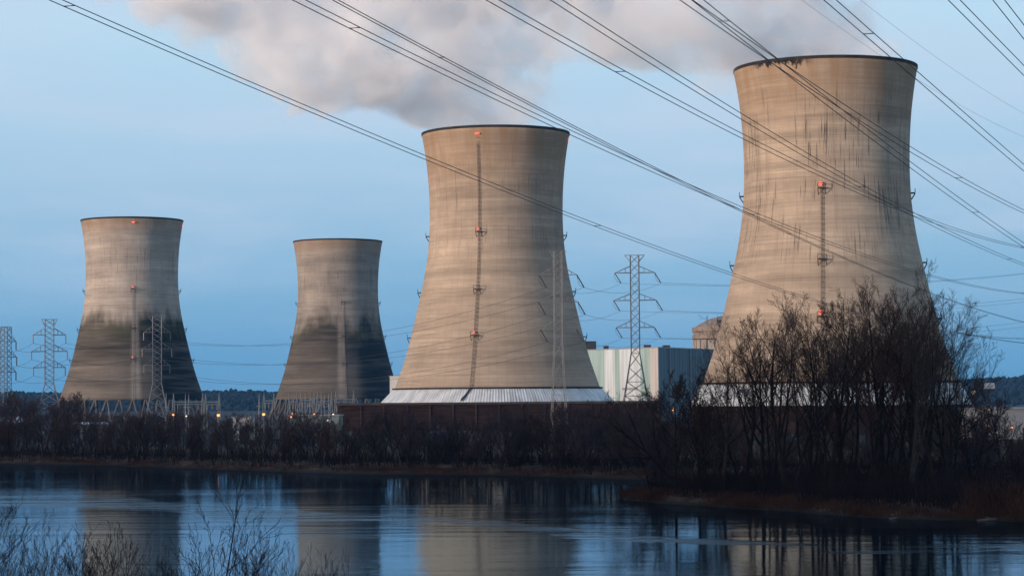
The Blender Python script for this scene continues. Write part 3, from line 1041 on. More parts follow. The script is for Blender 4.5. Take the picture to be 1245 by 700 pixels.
# ------------------------------------------------------------------ pylons
def pylon(px, Y, ytop, label, arms, waist_f, body_w, base_w, rot=0.0, strings='slant', top_w=None, r=0.13, steel='steel'):
    zt = at(px, ytop, Y).z
    x = at(px, ytop + 60, Y).x
    g = gz(x, Y)
    o = empty('transmission_pylon', (x, Y, g), rot)
    tag(o, label, 'pylon', 'lattice transmission pylons')
    H = zt - g
    wz = H * waist_f
    lat = MB()

    def hw(z):
        if z < wz:
            return base_w + (body_w - base_w) * (z / wz)
        return body_w
    zs = list(np.linspace(0, wz, 6)) + list(np.linspace(wz, H, 13)[1:])
    cs = [(-1, -1), (1, -1), (1, 1), (-1, 1)]
    for sx, sy in cs:
        lat.tube([(sx * hw(z), sy * hw(z), z - (0.4 if z == 0 else 0)) for z in zs], r * 1.25, 4)
    for a, b in zip(zs[:-1], zs[1:]):
        for i in range(4):
            (sx, sy), (tx, ty) = cs[i], cs[(i + 1) % 4]
            lat.tube([(sx * hw(a), sy * hw(a), a), (tx * hw(b), ty * hw(b), b)], r * .75, 3, False)
            lat.tube([(tx * hw(a), ty * hw(a), a), (sx * hw(b), sy * hw(b), b)], r * .75, 3, False)
            if a in (zs[2], zs[3], zs[5]):
                lat.tube([(sx * hw(a), sy * hw(a), a), (tx * hw(a), ty * hw(a), a)], r * .8, 3, False)
    lat.build('lattice_body', M[steel], o)
    tips = []
    tw = top_w or body_w * 2.4
    top = MB()
    for s in (-1, 1):
        for sy in (-1, 1):
            top.tube([(s * body_w, sy * body_w, H - 2.6), (s * tw, 0, H + 0.1)], r, 4)
    top.tube([(-tw, 0, H + 0.1), (tw, 0, H + 0.1)], r, 4)
    top.build('earth_wire_peak', M[steel], o)
    for (ya, half) in arms:
        za = at(px, ya, Y).z - g
        for s in (-1, 1):
            am = MB()
            tip = (s * half, 0, za)
            for sy in (-1, 1):
                am.tube([(s * body_w, sy * body_w, za), tip], r * 1.1, 4)
                am.tube([(s * body_w, sy * body_w, za + 2.8), tip], r * .85, 4)
                for q in (0.33, 0.66):
                    xq = s * (body_w + (half - body_w) * q)
                    am.tube([(xq, sy * body_w * (1 - q), za), (xq, sy * body_w * (1 - q), za + 2.8 * (1 - q))], r * .6, 3, False)
            ao = am.build('crossarm', M[steel], o)
            st = MB()
            if strings == 'slant':
                ends = [(tip[0] + 2.6, 0.3, za - 4.4)]
            else:
                ends = [(tip[0], 0, za - 3.4)]
            for e in ends:
                st.tube([tip, e], 0.22, 6)
                if strings == 'slant':
                    st.tube([tip, (tip[0] + s * 0.3, 0, za - 1.6), (tip[0] + 1.0, 0.2, za - 3.6), e], 0.07, 4)
                tips.append(o.matrix_basis @ Vector(e) if False else Vector((x + e[0] * math.cos(rot) - e[1] * math.sin(rot), Y + e[0] * math.sin(rot) + e[1] * math.cos(rot), g + e[2])))
            st.build('insulator_string', M['insulator'], ao)
    return o, tips, Vector((x, Y, g + H))


p4, tips4, top4 = pylon(678.5, 780, 305.5, 'lattice pylon standing in front of the steaming tower with brown wall, pale against concrete',
                        [(334, 6.6), (367, 6.9), (400, 6.3)], 0.50, 1.35, 2.7, 0.12, 'slant', 3.0, 0.085, 'pylon_pale')
p5, tips5, top5 = pylon(772.0, 955, 310.5, 'lattice pylon in front of green and white plant hall, between the steaming towers',
                        [(331.5, 8.4), (365, 9.0), (398, 8.1)], 0.42, 1.8, 6.6, -0.10, 'slant', 4.2, 0.14)
p2, tips2, top2 = pylon(60.0, 930, 388.5, 'lattice pylon left of the left cooling tower, clear against the sky',
                        [(407, 6.6), (427, 7.2), (446.5, 6.4)], 0.42, 1.75, 6.5, 0.25, 'hang', 3.2, 0.125)
p1, tips1, top1 = pylon(7.0, 900, 397.5, 'lattice pylon at the left edge of the scene',
                        [(415, 4.6), (434, 4.9), (452, 4.6)], 0.40, 1.6, 6.0, 0.75, 'hang', 2.0, 0.12)
p3, tips3, top3 = pylon(191.0, 960, 384.5, 'lattice pylon standing in front of the mouldy left cooling tower',
                        [(404, 5.6), (424, 6.2), (444, 5.4)], 0.40, 1.85, 5.6, 0.2, 'hang', 3.6, 0.115)


# ------------------------------------------------------------------ substation
def gantry(px0, px1, Y, ybeam, ypeak, label):
    a, b = at(px0, ybeam, Y), at(px1, ybeam, Y)
    g = gz(a.x, Y)
    o = empty('substation_gantry', ((a.x + b.x) / 2, Y, g))
    tag(o, label, 'substation gantry', 'steel gantries in the substation')
    hw, zb = (b.x - a.x) / 2, a.z - g
    zp = at(px0, ypeak, Y).z - g
    for s in (-1, 1):
        m = MB()
        for dx in (-0.5, 0.5):
            m.tube([(s * hw + dx * 1.6, 0, -0.3), (s * hw + dx * .5, 0, zb), (s * hw, 0, zp)], [0.22, 0.18, 0.10], 4)
        for z in np.arange(1.5, zb, 2.4):
            m.tube([(s * hw - .7, 0, z), (s * hw + .7, 0, z + 1.2)], 0.09, 3)
        m.build('post', M['pale_steel'], o)
    m = MB()
    m.tube([(-hw, 0, zb), (hw, 0, zb)], 0.2, 4)
    m.tube([(-hw, 0, zb - 1.0), (hw, 0, zb - 1.0)], 0.16, 4)
    k = -hw
    while k < hw - 1:
        m.tube([(k, 0, zb - 1.0), (k + 0.9, 0, zb), (k + 1.8, 0, zb - 1.0)], 0.08, 3)
        k += 1.8
    m.build('beam', M['pale_steel'], o)
    for q in (-0.5, 0, 0.5):
        m = MB()
        m.tube([(q * hw * 1.4, 0, zb - 1.1), (q * hw * 1.4, 0, zb - 3.0)], 0.2, 6)
        m.build('insulator', M['insulator'], o)
    return o


for args in [(211, 246.5, 880, 488.5, 478, 'wide substation gantry at the foot of the left cooling tower'),
             (250, 266.5, 880, 488.5, 478, 'narrow substation gantry just right of left tower foot, in front of the wood'),
             (321, 333, 890, 487, 478, 'small low substation gantry left of the second idle tower'),
             (351.5, 361, 885, 488.5, 477, 'narrow gantry under left part of the second idle tower'),
             (366, 382, 880, 486.5, 477, 'gantry under the middle of the second idle tower'),
             (386, 403, 870, 487.5, 476, 'gantry under the right part of second idle tower'),
             (408.5, 430, 950, 485.5, 474, 'gantry rising behind the left end of brown louvred wall')]:
    gantry(*args)


def mast(px, ytop, Y, label):
    p = at(px, ytop, Y)
    g = gz(p.x, Y)
    o = empty('lightning_mast', (p.x, Y, g))
    tag(o, label, 'mast', 'thin steel masts in the substation')
    h = p.z - g
    m = MB(); m.tube([(0, 0, -0.3), (0, 0, h * .7), (0, 0, h)], [0.26, 0.2, 0.07], 6)
    m.build('pole', M['pale_steel'], o)
    m = MB(); m.box(-0.9, 0.9, -0.12, 0.12, h * .62, h * .62 + 0.25)
    m.build('bracket', M['pale_steel'], o)


for px, yt in ((202, 478), (225.5, 478.5), (229.5, 479)):
    mast(px, yt, 905, 'thin pale mast among gantries at the foot of the left cooling tower')
for px, yt in ((315, 477.5),):
    mast(px, yt, 905, 'lone thin mast in front of the wood, left of the second idle tower')
for px, yt in ((371, 478), (377, 477), (390.5, 476), (394.5, 479), (399.5, 478)):
    mast(px, yt, 905, 'thin pale mast among gantries below the second idle tower')

# ------------------------------------------------------------------ overhead conductors in the foreground
VP = 1650.0
TAN = (VP - IMG_W / 2) / F_PX


def cable_path(points, Y_first, px_lo, px_hi, n=60):
    px0, py0 = points[0]
    r0 = ray(px0, py0)
    X0 = Y_first * (r0.x / r0.y - TAN)
    Ys, Zs = [], []
    for px, py in points:
        r_ = ray(px, py)
        Y = X0 / (r_.x / r_.y - TAN)
        Ys.append(Y)
        Zs.append(CAM_POS.z + r_.z * Y / r_.y)
    deg = 2 if len(points) > 3 else 1
    wts = 1.0 / np.array(Ys)
    c = np.polyfit(Ys, Zs, deg, w=wts)

    def yof(px):
        r_ = ray(px, 300)
        return X0 / (r_.x / r_.y - TAN)
    ya, yb = yof(px_lo), yof(px_hi)
    ts = np.linspace(0, 1, n) ** 1.5
    out = []
    for t in ts:
        Y = ya + (yb - ya) * t
        out.append(Vector((X0 + Y * TAN, Y, float(np.polyval(c, Y)))))
    return out


cables = [
    ('lowest twin conductor, crossing both middle towers from upper left', [(73, 0), (320, 110.5), (460, 171), (690, 261.5), (896, 335), (925, 344), (1030, 374), (1190, 407), (1245, 413.5)]),
    ('twin conductor second from left along the top, passing over steaming tower rim', [(366, 0), (640, 138), (730, 178), (793, 208), (925, 264), (1002, 291), (1069, 316), (1126, 332), (1245, 358)]),
    ('twin conductor third from left along the top, crossing its left neighbour before the right tower', [(409, 0), (640, 125), (745, 179), (819, 219), (906, 258), (1002, 301), (1069, 332), (1131, 355), (1245, 392.5)]),
    ('twin conductor fourth from left along the top, entering above the steaming tower', [(601, 0), (794, 110.6), (907.5, 170), (1002, 214), (1084, 248), (1146, 272), (1245, 302.5)]),
    ('twin conductor fifth from left along the top, entering right of the steaming tower', [(677, 0), (794, 77), (882, 128.6), (960, 176), (1002, 202), (1053.6, 231), (1110, 260), (1156, 283), (1245, 321.8)]),
    ('twin conductor crossing the left corner of right tower rim, flatter of two', [(836, 0), (936, 72), (989, 108), (1086, 169), (1110, 183), (1156, 208.6), (1208, 238.5), (1245, 258.7)]),
    ('twin conductor crossing the left corner of right tower rim, steeper of two', [(849, 0), (936, 71), (989, 111), (1066, 169), (1105, 199), (1156.5, 237), (1213, 276), (1245, 298.6)]),
    ('twin conductor crossing the right corner of the right tower rim', [(1010, 0), (1060, 46), (1117, 94), (1202, 166), (1245, 205)]),
    ('twin conductor in clear sky at upper right, second from the right edge', [(1160, 0), (1206, 47), (1245, 86)]),
    ('twin conductor at the extreme upper right corner', [(1214, 0), (1230, 20), (1245, 39.5)]),
]
near = [113, 113, 116, 113, 116, 113, 116, 113, 116, 113]
for i, (lb, pts) in enumerate(cables):
    lo = pts[0][0] - 260
    path = cable_path(pts, near[i], lo, 1420, 70)
    root = empty('overhead_cable', path[0])
    tag(root, lb, 'power cable', 'twin overhead power cables crossing the sky')
    o0 = path[0]
    side = Vector((math.cos(math.atan(TAN)), -math.sin(math.atan(TAN)), 0))
    hs = 0.26
    drop = Vector((0, 0, 0.03 if i != 2 else 0.0))
    if i == 2:
        hs = 0.14
    for s in (-1, 1):
        m = MB()
        m.tube([p - o0 + side * (s * hs) + drop * s for p in path], 0.026, 5)
        m.build('conductor', M['cable'], root, smooth=True)
    # spacers
    L, nxt = 0.0, 18 + 9 * (i % 4)
    for a, b in zip(path[:-1], path[1:]):
        d = (b - a).length
        while L + d > nxt:
            q = a + (b - a) * ((nxt - L) / d) - o0
            m = MB()
            m.tube([q - side * (hs + .05), q, q + side * (hs + .05)], [0.032, 0.02, 0.032], 5)
            m.build('spacer', M['cable'], root)
            nxt += 85
        L += d
for lb, pts in (('thin pale earth wire, upper of two at the right of the steam', [(1046, 0), (1105, 46), (1156, 82), (1228, 128.6)]),
                ('thin pale earth wire, lower of two at the right of the steam', [(976, 0), (1025, 38), (1100, 88), (1161.7, 123), (1245, 167)])):
    path = cable_path(pts, 165, pts[0][0] - 260, 1420, 60)
    root = MB()
    root.tube([p - path[0] for p in path], 0.012, 4)
    o = root.build('earth_wire', M['steel'])
    o.location = path[0]
    tag(o, lb, 'power cable', 'thin earth wires above the power cables')


# distant spans between the pylons
def span(a, b, sag, label, group, r=0.05):
    pts = []
    for k in range(25):
        t = k / 24
        p = a.lerp(b, t)
        p.z -= 4 * sag * t * (1 - t)
        pts.append(p - a)
    m = MB()
    m.tube(pts, r, 4)
    o = m.build('distant_cable', M['cable'])
    o.location = a
    tag(o, label, 'power cable', group)


lv = ['top', 'middle', 'bottom']
sd = ['left', 'right']
for k in range(6):
    wh = f'{lv[k // 2]} {sd[k % 2]}'
    span(tips5[k], tips4[k], 3.0, f'thin distant cable from the {wh} arm of hall pylon to tower pylon', 'distant cables between the two pylons by the hall')
    span(tips5[k], at(1330, [322, 322, 352, 356, 380, 386][k], 1180), 5.0,
         f'thin distant cable running right from the {wh} arm of the pylon by the hall', 'distant cables right of the hall pylon')
    span(tips4[k], tips3[k], 9.0, f'thin distant cable from the {wh} arm of steaming tower pylon to left tower pylon', 'distant cables across the two idle towers')
    span(tips3[k], tips2[k], 3.0, f'thin distant cable, {wh} arm, between the two left pylons', 'distant cables between the two left pylons')
    span(tips2[k], tips1[k], 2.0, f'thin distant cable, {wh} arm, from left pylon to edge pylon', 'distant cables between the pylons at the left edge')
span(at(1165, 404, 520), at(1330, 420, 560), 1.0, 'single dark low cable emerging from the big bare trees at right', 'low cable at right', 0.07)


# ------------------------------------------------------------------ bare trees
def grow_tree(seed, height, stems=1, trunk_r=0.3, spread=0.55, clear=0.25, n1=7, n2=6, n3=6, n4=3, tmin=0.014, lean=0.0, up=0.10):
    """skeleton of a leafless tree: polylines with radii, split into limbs and twigs"""
    rg = random.Random(seed)
    limbs, twigs = [], []

    def branch(p, d, length, r0, level, r_end):
        nseg = (7, 6, 5, 3, 2)[level]
        pts, rad = [p.copy()], [r0]
        d = d.normalized()
        step = length / nseg
        wob = (0.07, 0.11, 0.13, 0.14, 0.14)[level]
        dirs = [d.copy()]
        for i in range(nseg):
            d = (d + Vector((rg.gauss(0, wob), rg.gauss(0, wob), rg.gauss(0, wob * .6) + up))).normalized()
            p = p + d * step
            pts.append(p.copy())
            dirs.append(d.copy())
            rad.append(r0 + (r_end - r0) * ((i + 1) / nseg))
        (limbs if level <= 1 else twigs).append((pts, rad, level))
        if level >= 4:
            return
        cnt = (n1, n2, n3, n4)[level]
        t0 = (clear, 0.22, 0.15, 0.1)[level]
        for c in range(cnt):
            t = t0 + (1 - t0) * ((c + rg.random()) / cnt)
            fi = t * nseg
            i = min(int(fi), nseg - 1)
            q = pts[i].lerp(pts[i + 1], fi - i)
            rr_ = rad[i] + (rad[i + 1] - rad[i]) * (fi - i)
            dd = dirs[i + 1]
            ax = dd.cross(Vector((rg.gauss(0, 1), rg.gauss(0, 1), rg.gauss(0, 1))))
            if ax.length < 1e-4:
                continue
            ang = rg.uniform(0.35, 0.75) * (spread / 0.55) * (1.15 if level == 0 else 1.0)
            nd = Matrix.Rotation(ang, 3, ax.normalized()) @ dd
            if nd.z < -0.1:
                nd.z *= -0.4
            ln = length * (0.62 if level == 0 else 0.55) * (1.0 - 0.50 * t) * rg.uniform(0.75, 1.25)
            if level == 0:
                ln = max(ln, height * 0.20)
            rs = max(rr_ * rg.uniform(0.45, 0.65), tmin)
            branch(q, nd, ln, rs, level + 1, max(rs * 0.35, tmin * (0.8 if level >= 2 else 1)))
    for s in range(stems):
        az = rg.uniform(0, 6.28)
        tilt = rg.uniform(0.04, 0.10) if stems == 1 else rg.uniform(0.10, 0.34)
        d = Vector((math.cos(az) * tilt + lean, math.sin(az) * tilt, 1))
        rs = trunk_r * (1.0 if s == 0 else rg.uniform(.55, .85))
        off = Vector((math.cos(az) * trunk_r * 1.1, math.sin(az) * trunk_r * 1.1, 0)) if stems > 1 else Vector((0, 0, 0))
        hl = height * (0.90 if s == 0 else rg.uniform(0.65, 0.9))
        branch(Vector((off.x, off.y, -0.4)), d, hl, rs, 0, max(rs * 0.16, tmin))
    return limbs, twigs


def tree_meshes(limbs, twigs, tname, cname, bark, twigm):
    a, b = MB(), MB()
    for pts, rad, lv_ in limbs:
        if lv_ == 0:
            rad = list(rad)
            rad[0] *= 1.35
        a.tube(pts, list(rad), 7 if lv_ == 0 else 5, False)
    for pts, rad, lv_ in twigs:
        b.tube(pts, list(rad), 3, False)
    res = []
    for mb, nm, mt in ((a, tname, bark), (b, cname, twigm)):
        me = bpy.data.meshes.new(nm)
        me.from_pydata(mb.v, [], mb.f)
        me.materials.append(mt)
        me.polygons.foreach_set("use_smooth", [True] * len(me.polygons))
        res.append(me)
    return res


def proto(kind, seed, bark, twigm, **kw):
    lm, tw = grow_tree(seed, **kw)
    return tree_meshes(lm, tw, 'trunk', 'crown', bark, twigm), kw['height']


# sparser, wider crowns
def place_tree(name, pr, x, y, h, rz, label, cat='tree', group=None, z=None, sxy=1.0):
    (tm, cm), H = pr
    s = h / H
    o = empty(name, (x, y, gz(x, y) if z is None else z), rz)
    o.scale = (s * sxy, s * sxy, s)
    tag(o, label, cat, group)
    for nm, me in (('trunk', tm), ('crown', cm)):
        c = bpy.data.objects.new(nm, me)
        COL.objects.link(c)
        c.parent = o
    return o


BIG = [proto('big', 11, M['bark'], M['twig'], height=20, stems=3, trunk_r=0.32, spread=0.62, clear=0.30, n1=8, n2=7, n3=7, n4=4, tmin=0.0115, up=0.075),
       proto('big', 12, M['bark'], M['twig_russet'], height=20, stems=2, trunk_r=0.36, spread=0.66, clear=0.34, n1=8, n2=7, n3=7, n4=4, tmin=0.0115, up=0.075),
       proto('big', 13, M['pale_bark'], M['twig'], height=20, stems=2, trunk_r=0.30, spread=0.60, clear=0.36, n1=8, n2=7, n3=6, n4=4, tmin=0.0115, up=0.08),
       proto('big', 14, M['bark'], M['twig_russet'], height=20, stems=4, trunk_r=0.24, spread=0.56, clear=0.28, n1=6, n2=6, n3=6, n4=4, tmin=0.0115, up=0.085)]
SCRUB = [proto('scrub', 21, M['bark'], M['twig_purple'], height=9, stems=3, trunk_r=0.14, spread=0.62, clear=0.12, n1=8, n2=7, n3=6, n4=3, tmin=0.016),
         proto('scrub', 22, M['bark'], M['twig'], height=9, stems=2, trunk_r=0.16, spread=0.66, clear=0.18, n1=9, n2=7, n3=6, n4=3, tmin=0.016),
         proto('scrub', 23, M['bark'], M['twig_purple'], height=9, stems=4, trunk_r=0.12, spread=0.60, clear=0.10, n1=7, n2=6, n3=6, n4=3, tmin=0.016),
         proto('scrub', 24, M['bark'], M['twig_purple'], height=9, stems=1, trunk_r=0.18, spread=0.70, clear=0.22, n1=13, n2=8, n3=6, n4=3, tmin=0.016),
         proto('scrub', 25, M['bark'], M['twig_russet'], height=9, stems=3, trunk_r=0.13, spread=0.64, clear=0.12, n1=8, n2=7, n3=6, n4=3, tmin=0.016)]

rt = random.Random(77)
# the big clump on the point: (photo x of trunk, distance, photo y of top, prototype, label)
clump = [
    (876, 262, 425, 2, 'slender bare tree at left end of the big clump on the point'),
    (905, 272, 432, 1, 'low spreading bare tree second from left in the big clump'),
    (930, 256, 393, 0, 'bare multi-stemmed tree third from left in the big clump'),
    (958, 250, 380, 1, 'tall bare tree fourth from left in the big clump'),
    (984, 264, 388, 3, 'bare tree fifth from left in the big clump, below the tower ladder'),
    (1004, 247, 374, 0, 'tall dark bare tree at centre of the big clump, sixth from left'),
    (1030, 255, 380, 3, 'many-stemmed bare tree seventh from left in the big clump'),
    (1056, 246, 376, 1, 'tall bare tree eighth from left in the big clump'),
    (1082, 250, 358, 0, 'tallest reddish bare tree ninth from left in the big clump'),
    (1102, 240, 366, 2, 'pale-trunked bare tree tenth from left in the big clump'),
    (1120, 246, 362, 3, 'tall bare tree eleventh from left in the big clump, over the tower edge'),
    (1140, 244, 386, 1, 'wide bare tree near right end of the big clump, against the sky'),
    (1158, 254, 402, 0, 'rightmost bare tree of the big clump, against the sky'),
    (1045, 280, 400, 2, 'bare tree standing behind the middle of the big clump'),
    (1072, 262, 384, 3, 'reddish bare tree half hidden behind the tallest tree of the clump'),
    (1112, 264, 376, 0, 'bare tree behind the pale-trunked tree in the big clump'),
    (1136, 268, 388, 3, 'many-stemmed bare tree behind the right end of the big clump'),
    (1092, 285, 396, 1, 'bare tree farthest back in the right half of the clump'),
    (945, 278, 402, 3, 'bare tree behind the left part of the big clump'),
    (1016, 276, 392, 1, 'bare tree behind the central dark tree of the clump'),
]
for px, Y, ytop, k, lb in clump:
    x = X_of(px, Y, 600)
    h = at(px, ytop, Y).z - gz(x, Y)
    place_tree('bare_tree', BIG[k], x, Y, h * 1.0, rt.uniform(0, 6.28), lb, 'tree', 'big bare trees on the point', sxy=0.92)
# smaller trees round the point and right edge
small = [(822, 268, 470, 3, 'bare scrubby tree just right of orange lamp, left of the big clump'),
         (848, 274, 455, 1, 'scrubby tree between the orange lamp and the big clump'),
         (800, 285, 510, 2, 'low dark scrub tree behind the tip of the point'),
         (865, 266, 470, 4, 'short russet scrub tree at the left foot of the big clump'),
         (1185, 262, 470, 0, 'short bare tree at right foot of the big clump'),
         (1203, 330, 505, 2, 'small bare tree left of the right-edge tree'),
         (1222, 285, 488, 3, 'bare open-branched tree near right edge before the warehouse'),
         (1240, 300, 520, 1, 'low bare tree at the right edge of the far bank'),
         (1262, 262, 500, 4, 'bare tree cut by the right edge of the scene')]
for px, Y, ytop, k, lb in small:
    x = X_of(px, Y, 600)
    h = at(px, ytop, Y).z - gz(x, Y)
    place_tree('bare_tree', SCRUB[k], x, Y, h, rt.uniform(0, 6.28), lb, 'tree', 'smaller bare trees round the point')
# leaning tree over the cove
lm, tw = grow_tree(31, height=13, stems=1, trunk_r=0.30, spread=0.6, clear=0.35, n1=11, n2=7, n3=6, n4=3, tmin=0.016, lean=-1.25, up=0.03)
LEAN = (tree_meshes(lm, tw, 'trunk', 'crown', M['bark'], M['twig']), 13)
place_tree('leaning_tree', LEAN, X_of(838, 270, 590), 270, 13.5, 0.1, 'dark bare tree leaning far left over the cove beside the point', 'tree')

# thicket along the far bank
zones = [(-160, 80, 'bare scrub tree in far-bank thicket below the two left pylons', 502, 508),
         (80, 245, 'bare scrub tree in far-bank thicket below the left mouldy cooling tower', 504, 512),
         (245, 345, 'bare scrub tree in far-bank thicket below the gap between idle towers', 508, 516),
         (345, 415, 'bare scrub tree in far-bank thicket below the small second idle tower', 508, 516),
         (415, 620, 'bare scrub tree on far bank before left half of brown louvred wall', 494, 522),
         (620, 800, 'bare scrub tree on far bank before right half of brown louvred wall', 488, 510),
         (800, 900, 'bare scrub tree at back of the cove left of the big clump', 505, 525),
         (900, 1190, 'bare scrub tree deep behind the big clump of trees', 490, 515),
         (1190, 1420, 'bare scrub tree on the right-hand bank before the warehouse', 522, 540)]
for (a, b, lb, ya, yb) in zones:
    step = 7.2 if a < 415 else (7.5 if a < 800 else 12.0)
    px = a
    while px < b:
        sh = on_water(px, float(np.interp(px, [p[0] for p in shore_px], [p[1] for p in shore_px])))
        Y = sh.y + rt.uniform(2, 42 if a < 415 else 30)
        pxx = px + rt.uniform(-4, 4)
        x = X_of(pxx, Y, 540)
        ytop = rt.uniform(ya, yb) + (rt.random() ** 2) * 22 - (6 if rt.random() < .12 else 0)
        h = max(3.5, at(pxx, ytop, Y).z - gz(x, Y))
        place_tree('bare_tree', SCRUB[rt.randrange(5)], x, Y, h, rt.uniform(0, 6.28), lb, 'tree', lb.replace('bare scrub tree', 'bare scrub trees'), sxy=rt.uniform(.9, 1.35))
        px += step * rt.uniform(0.7, 1.3)
# trees farther inland at the foot of the idle towers
for (a, b, lb, ya, yb, st) in [(-80, 100, 'bare tree inland behind the thicket, at left pylon feet', 478, 494, 9),
                               (100, 245, 'bare tree inland behind the thicket, at the feet of the left tower', 499, 507, 13),
                               (245, 420, 'bare tree inland behind the thicket, between the idle towers', 500, 508, 13)]:
    px = a
    while px < b:
        Y = rt.uniform(520, 760)
        x = X_of(px, Y, 500)
        h = at(px, rt.uniform(ya, yb), Y).z - gz(x, Y)
        place_tree('bare_tree', SCRUB[rt.choice((0, 2, 3))], x, Y, h, rt.uniform(0, 6.28), lb, 'tree', lb.replace('bare tree', 'bare trees'), sxy=1.2)
        px += st * rt.uniform(.7, 1.3)


# ------------------------------------------------------------------ brush along the shores (nobody could count the stems)
def brush(name, material, label, sampler, count, hlo, hhi, wid, seed, patchy=False):
    rg = random.Random(seed)
    mb = MB()
    done = 0
    while done < count:
        x, y = sampler(rg)
        z = gz(x, y)
        if z < 0.12 or (patchy and float(vnoise(x, y, 5.0)) + rg.gauss(0, .25) < 0.05):
            done += 0.25
            continue
        for _ in range(5):
            h = rg.uniform(hlo, hhi) * (0.6 + 0.6 * rg.random())
            a = rg.uniform(0, 6.28)
            t = rg.uniform(0.1, 0.7)
            bx, by = x + rg.gauss(0, .35), y + rg.gauss(0, .35)
            mx, my = bx + math.cos(a) * h * t * .35, by + math.sin(a) * h * t * .35
            ex, ey = bx + math.cos(a) * h * t, by + math.sin(a) * h * t
            w_ = wid * rg.uniform(.7, 1.4)
            o = len(mb.v)
            mb.v += [(bx - w_, by, z - .1), (bx + w_, by, z - .1), (mx + w_ * .8, my, z + h * .55), (mx - w_ * .8, my, z + h * .55), (ex, ey, z + h)]
            mb.f += [(o, o + 1, o + 2, o + 3), (o + 3, o + 2, o + 4)]
        done += 1
    return tag(mb.build(name, material), label, kind='stuff')


def far_band(lo, hi):
    def f(rg):
        px = rg.uniform(-150, 1330)
        sh = on_water(px, float(np.interp(px, [p[0] for p in shore_px], [p[1] for p in shore_px])))
        Y = sh.y + rg.uniform(lo, hi)
        return X_of(px, Y, 560), Y
    return f


def pen_band(lo, hi, a=756, b=1330):
    def f(rg):
        px = rg.uniform(a, b)
        sh = on_water(px, float(np.interp(px, [p[0] for p in pen_px], [p[1] for p in pen_px])))
        Y = sh.y + rg.uniform(lo, hi)
        return X_of(px, Y, 610), Y
    return f


M['reed'] = mat('dry_russet_grass', (0.055, 0.027, 0.018), 0.95, 0.1, 0, 0.45, 0.25)
M['undergrowth'] = mat('dark_undergrowth', (0.018, 0.013, 0.014), 0.95, 0.1, 0, 0.4, 0.2)
brush('undergrowth', M['undergrowth'], 'dark leafless undergrowth filling the foot of the far-bank thicket', far_band(2, 34), 2400, 0.8, 3.4, 0.03, 1)
brush('undergrowth', M['undergrowth'], 'dark leafless undergrowth between the trunks of the big clump', pen_band(3, 45, 790), 3000, 0.7, 3.2, 0.026, 2)
brush('shore_grass', M['reed'], 'rusty dry grass along the far waterline', far_band(0.2, 3.0), 2200, 0.2, 0.7, 0.04, 3, True)
brush('shore_grass', M['reed'], 'rusty dry grass and bramble along the shore of the point', pen_band(0.3, 5, 756), 2600, 0.2, 0.7, 0.03, 4, True)
brush('bramble', M['reed'], 'rusty bramble bank at the right edge of the shore', pen_band(1, 16, 1175, 1330), 2600, 0.6, 2.0, 0.03, 6)

# driftwood at the water's edge
for (px, py, ln, az, lb) in [(1118, 630.5, 6.0, 0.15, 'long bleached driftwood log at the waterline below the big clump'),
                             (1080, 628.5, 3.6, -0.5, 'short forked driftwood log at the waterline, left of the long one'),
                             (1213, 633.0, 3.8, 0.1, 'bleached driftwood log at the waterline near the right edge'),
                             (940, 619.5, 2.2, 0.9, 'pale stump at the waterline at the left of the big clump')]:
    p = on_water(px, py)
    m = MB()
    c, s = math.cos(az), math.sin(az)
    m.tube([(-ln / 2 * c, -ln / 2 * s, 0.05), (-ln * .1 * c, -ln * .1 * s, .16), (ln * .25 * c, ln * .25 * s, .14), (ln / 2 * c, ln / 2 * s, .3)], [0.16, .19, .15, .06], 7)
    m.tube([(-ln * .1 * c, -ln * .1 * s, .16), (-ln * .25 * c + .3, -ln * .2 * s, .32), (-ln * .42 * c + .5, -ln * .2 * s + .3, .42)], [0.10, .06, .03], 5)
    o = m.build('driftwood_log', M['driftwood'], smooth=True)
    o.location = (p.x, p.y + 0.6, -0.06)
    tag(o, lb, 'driftwood')

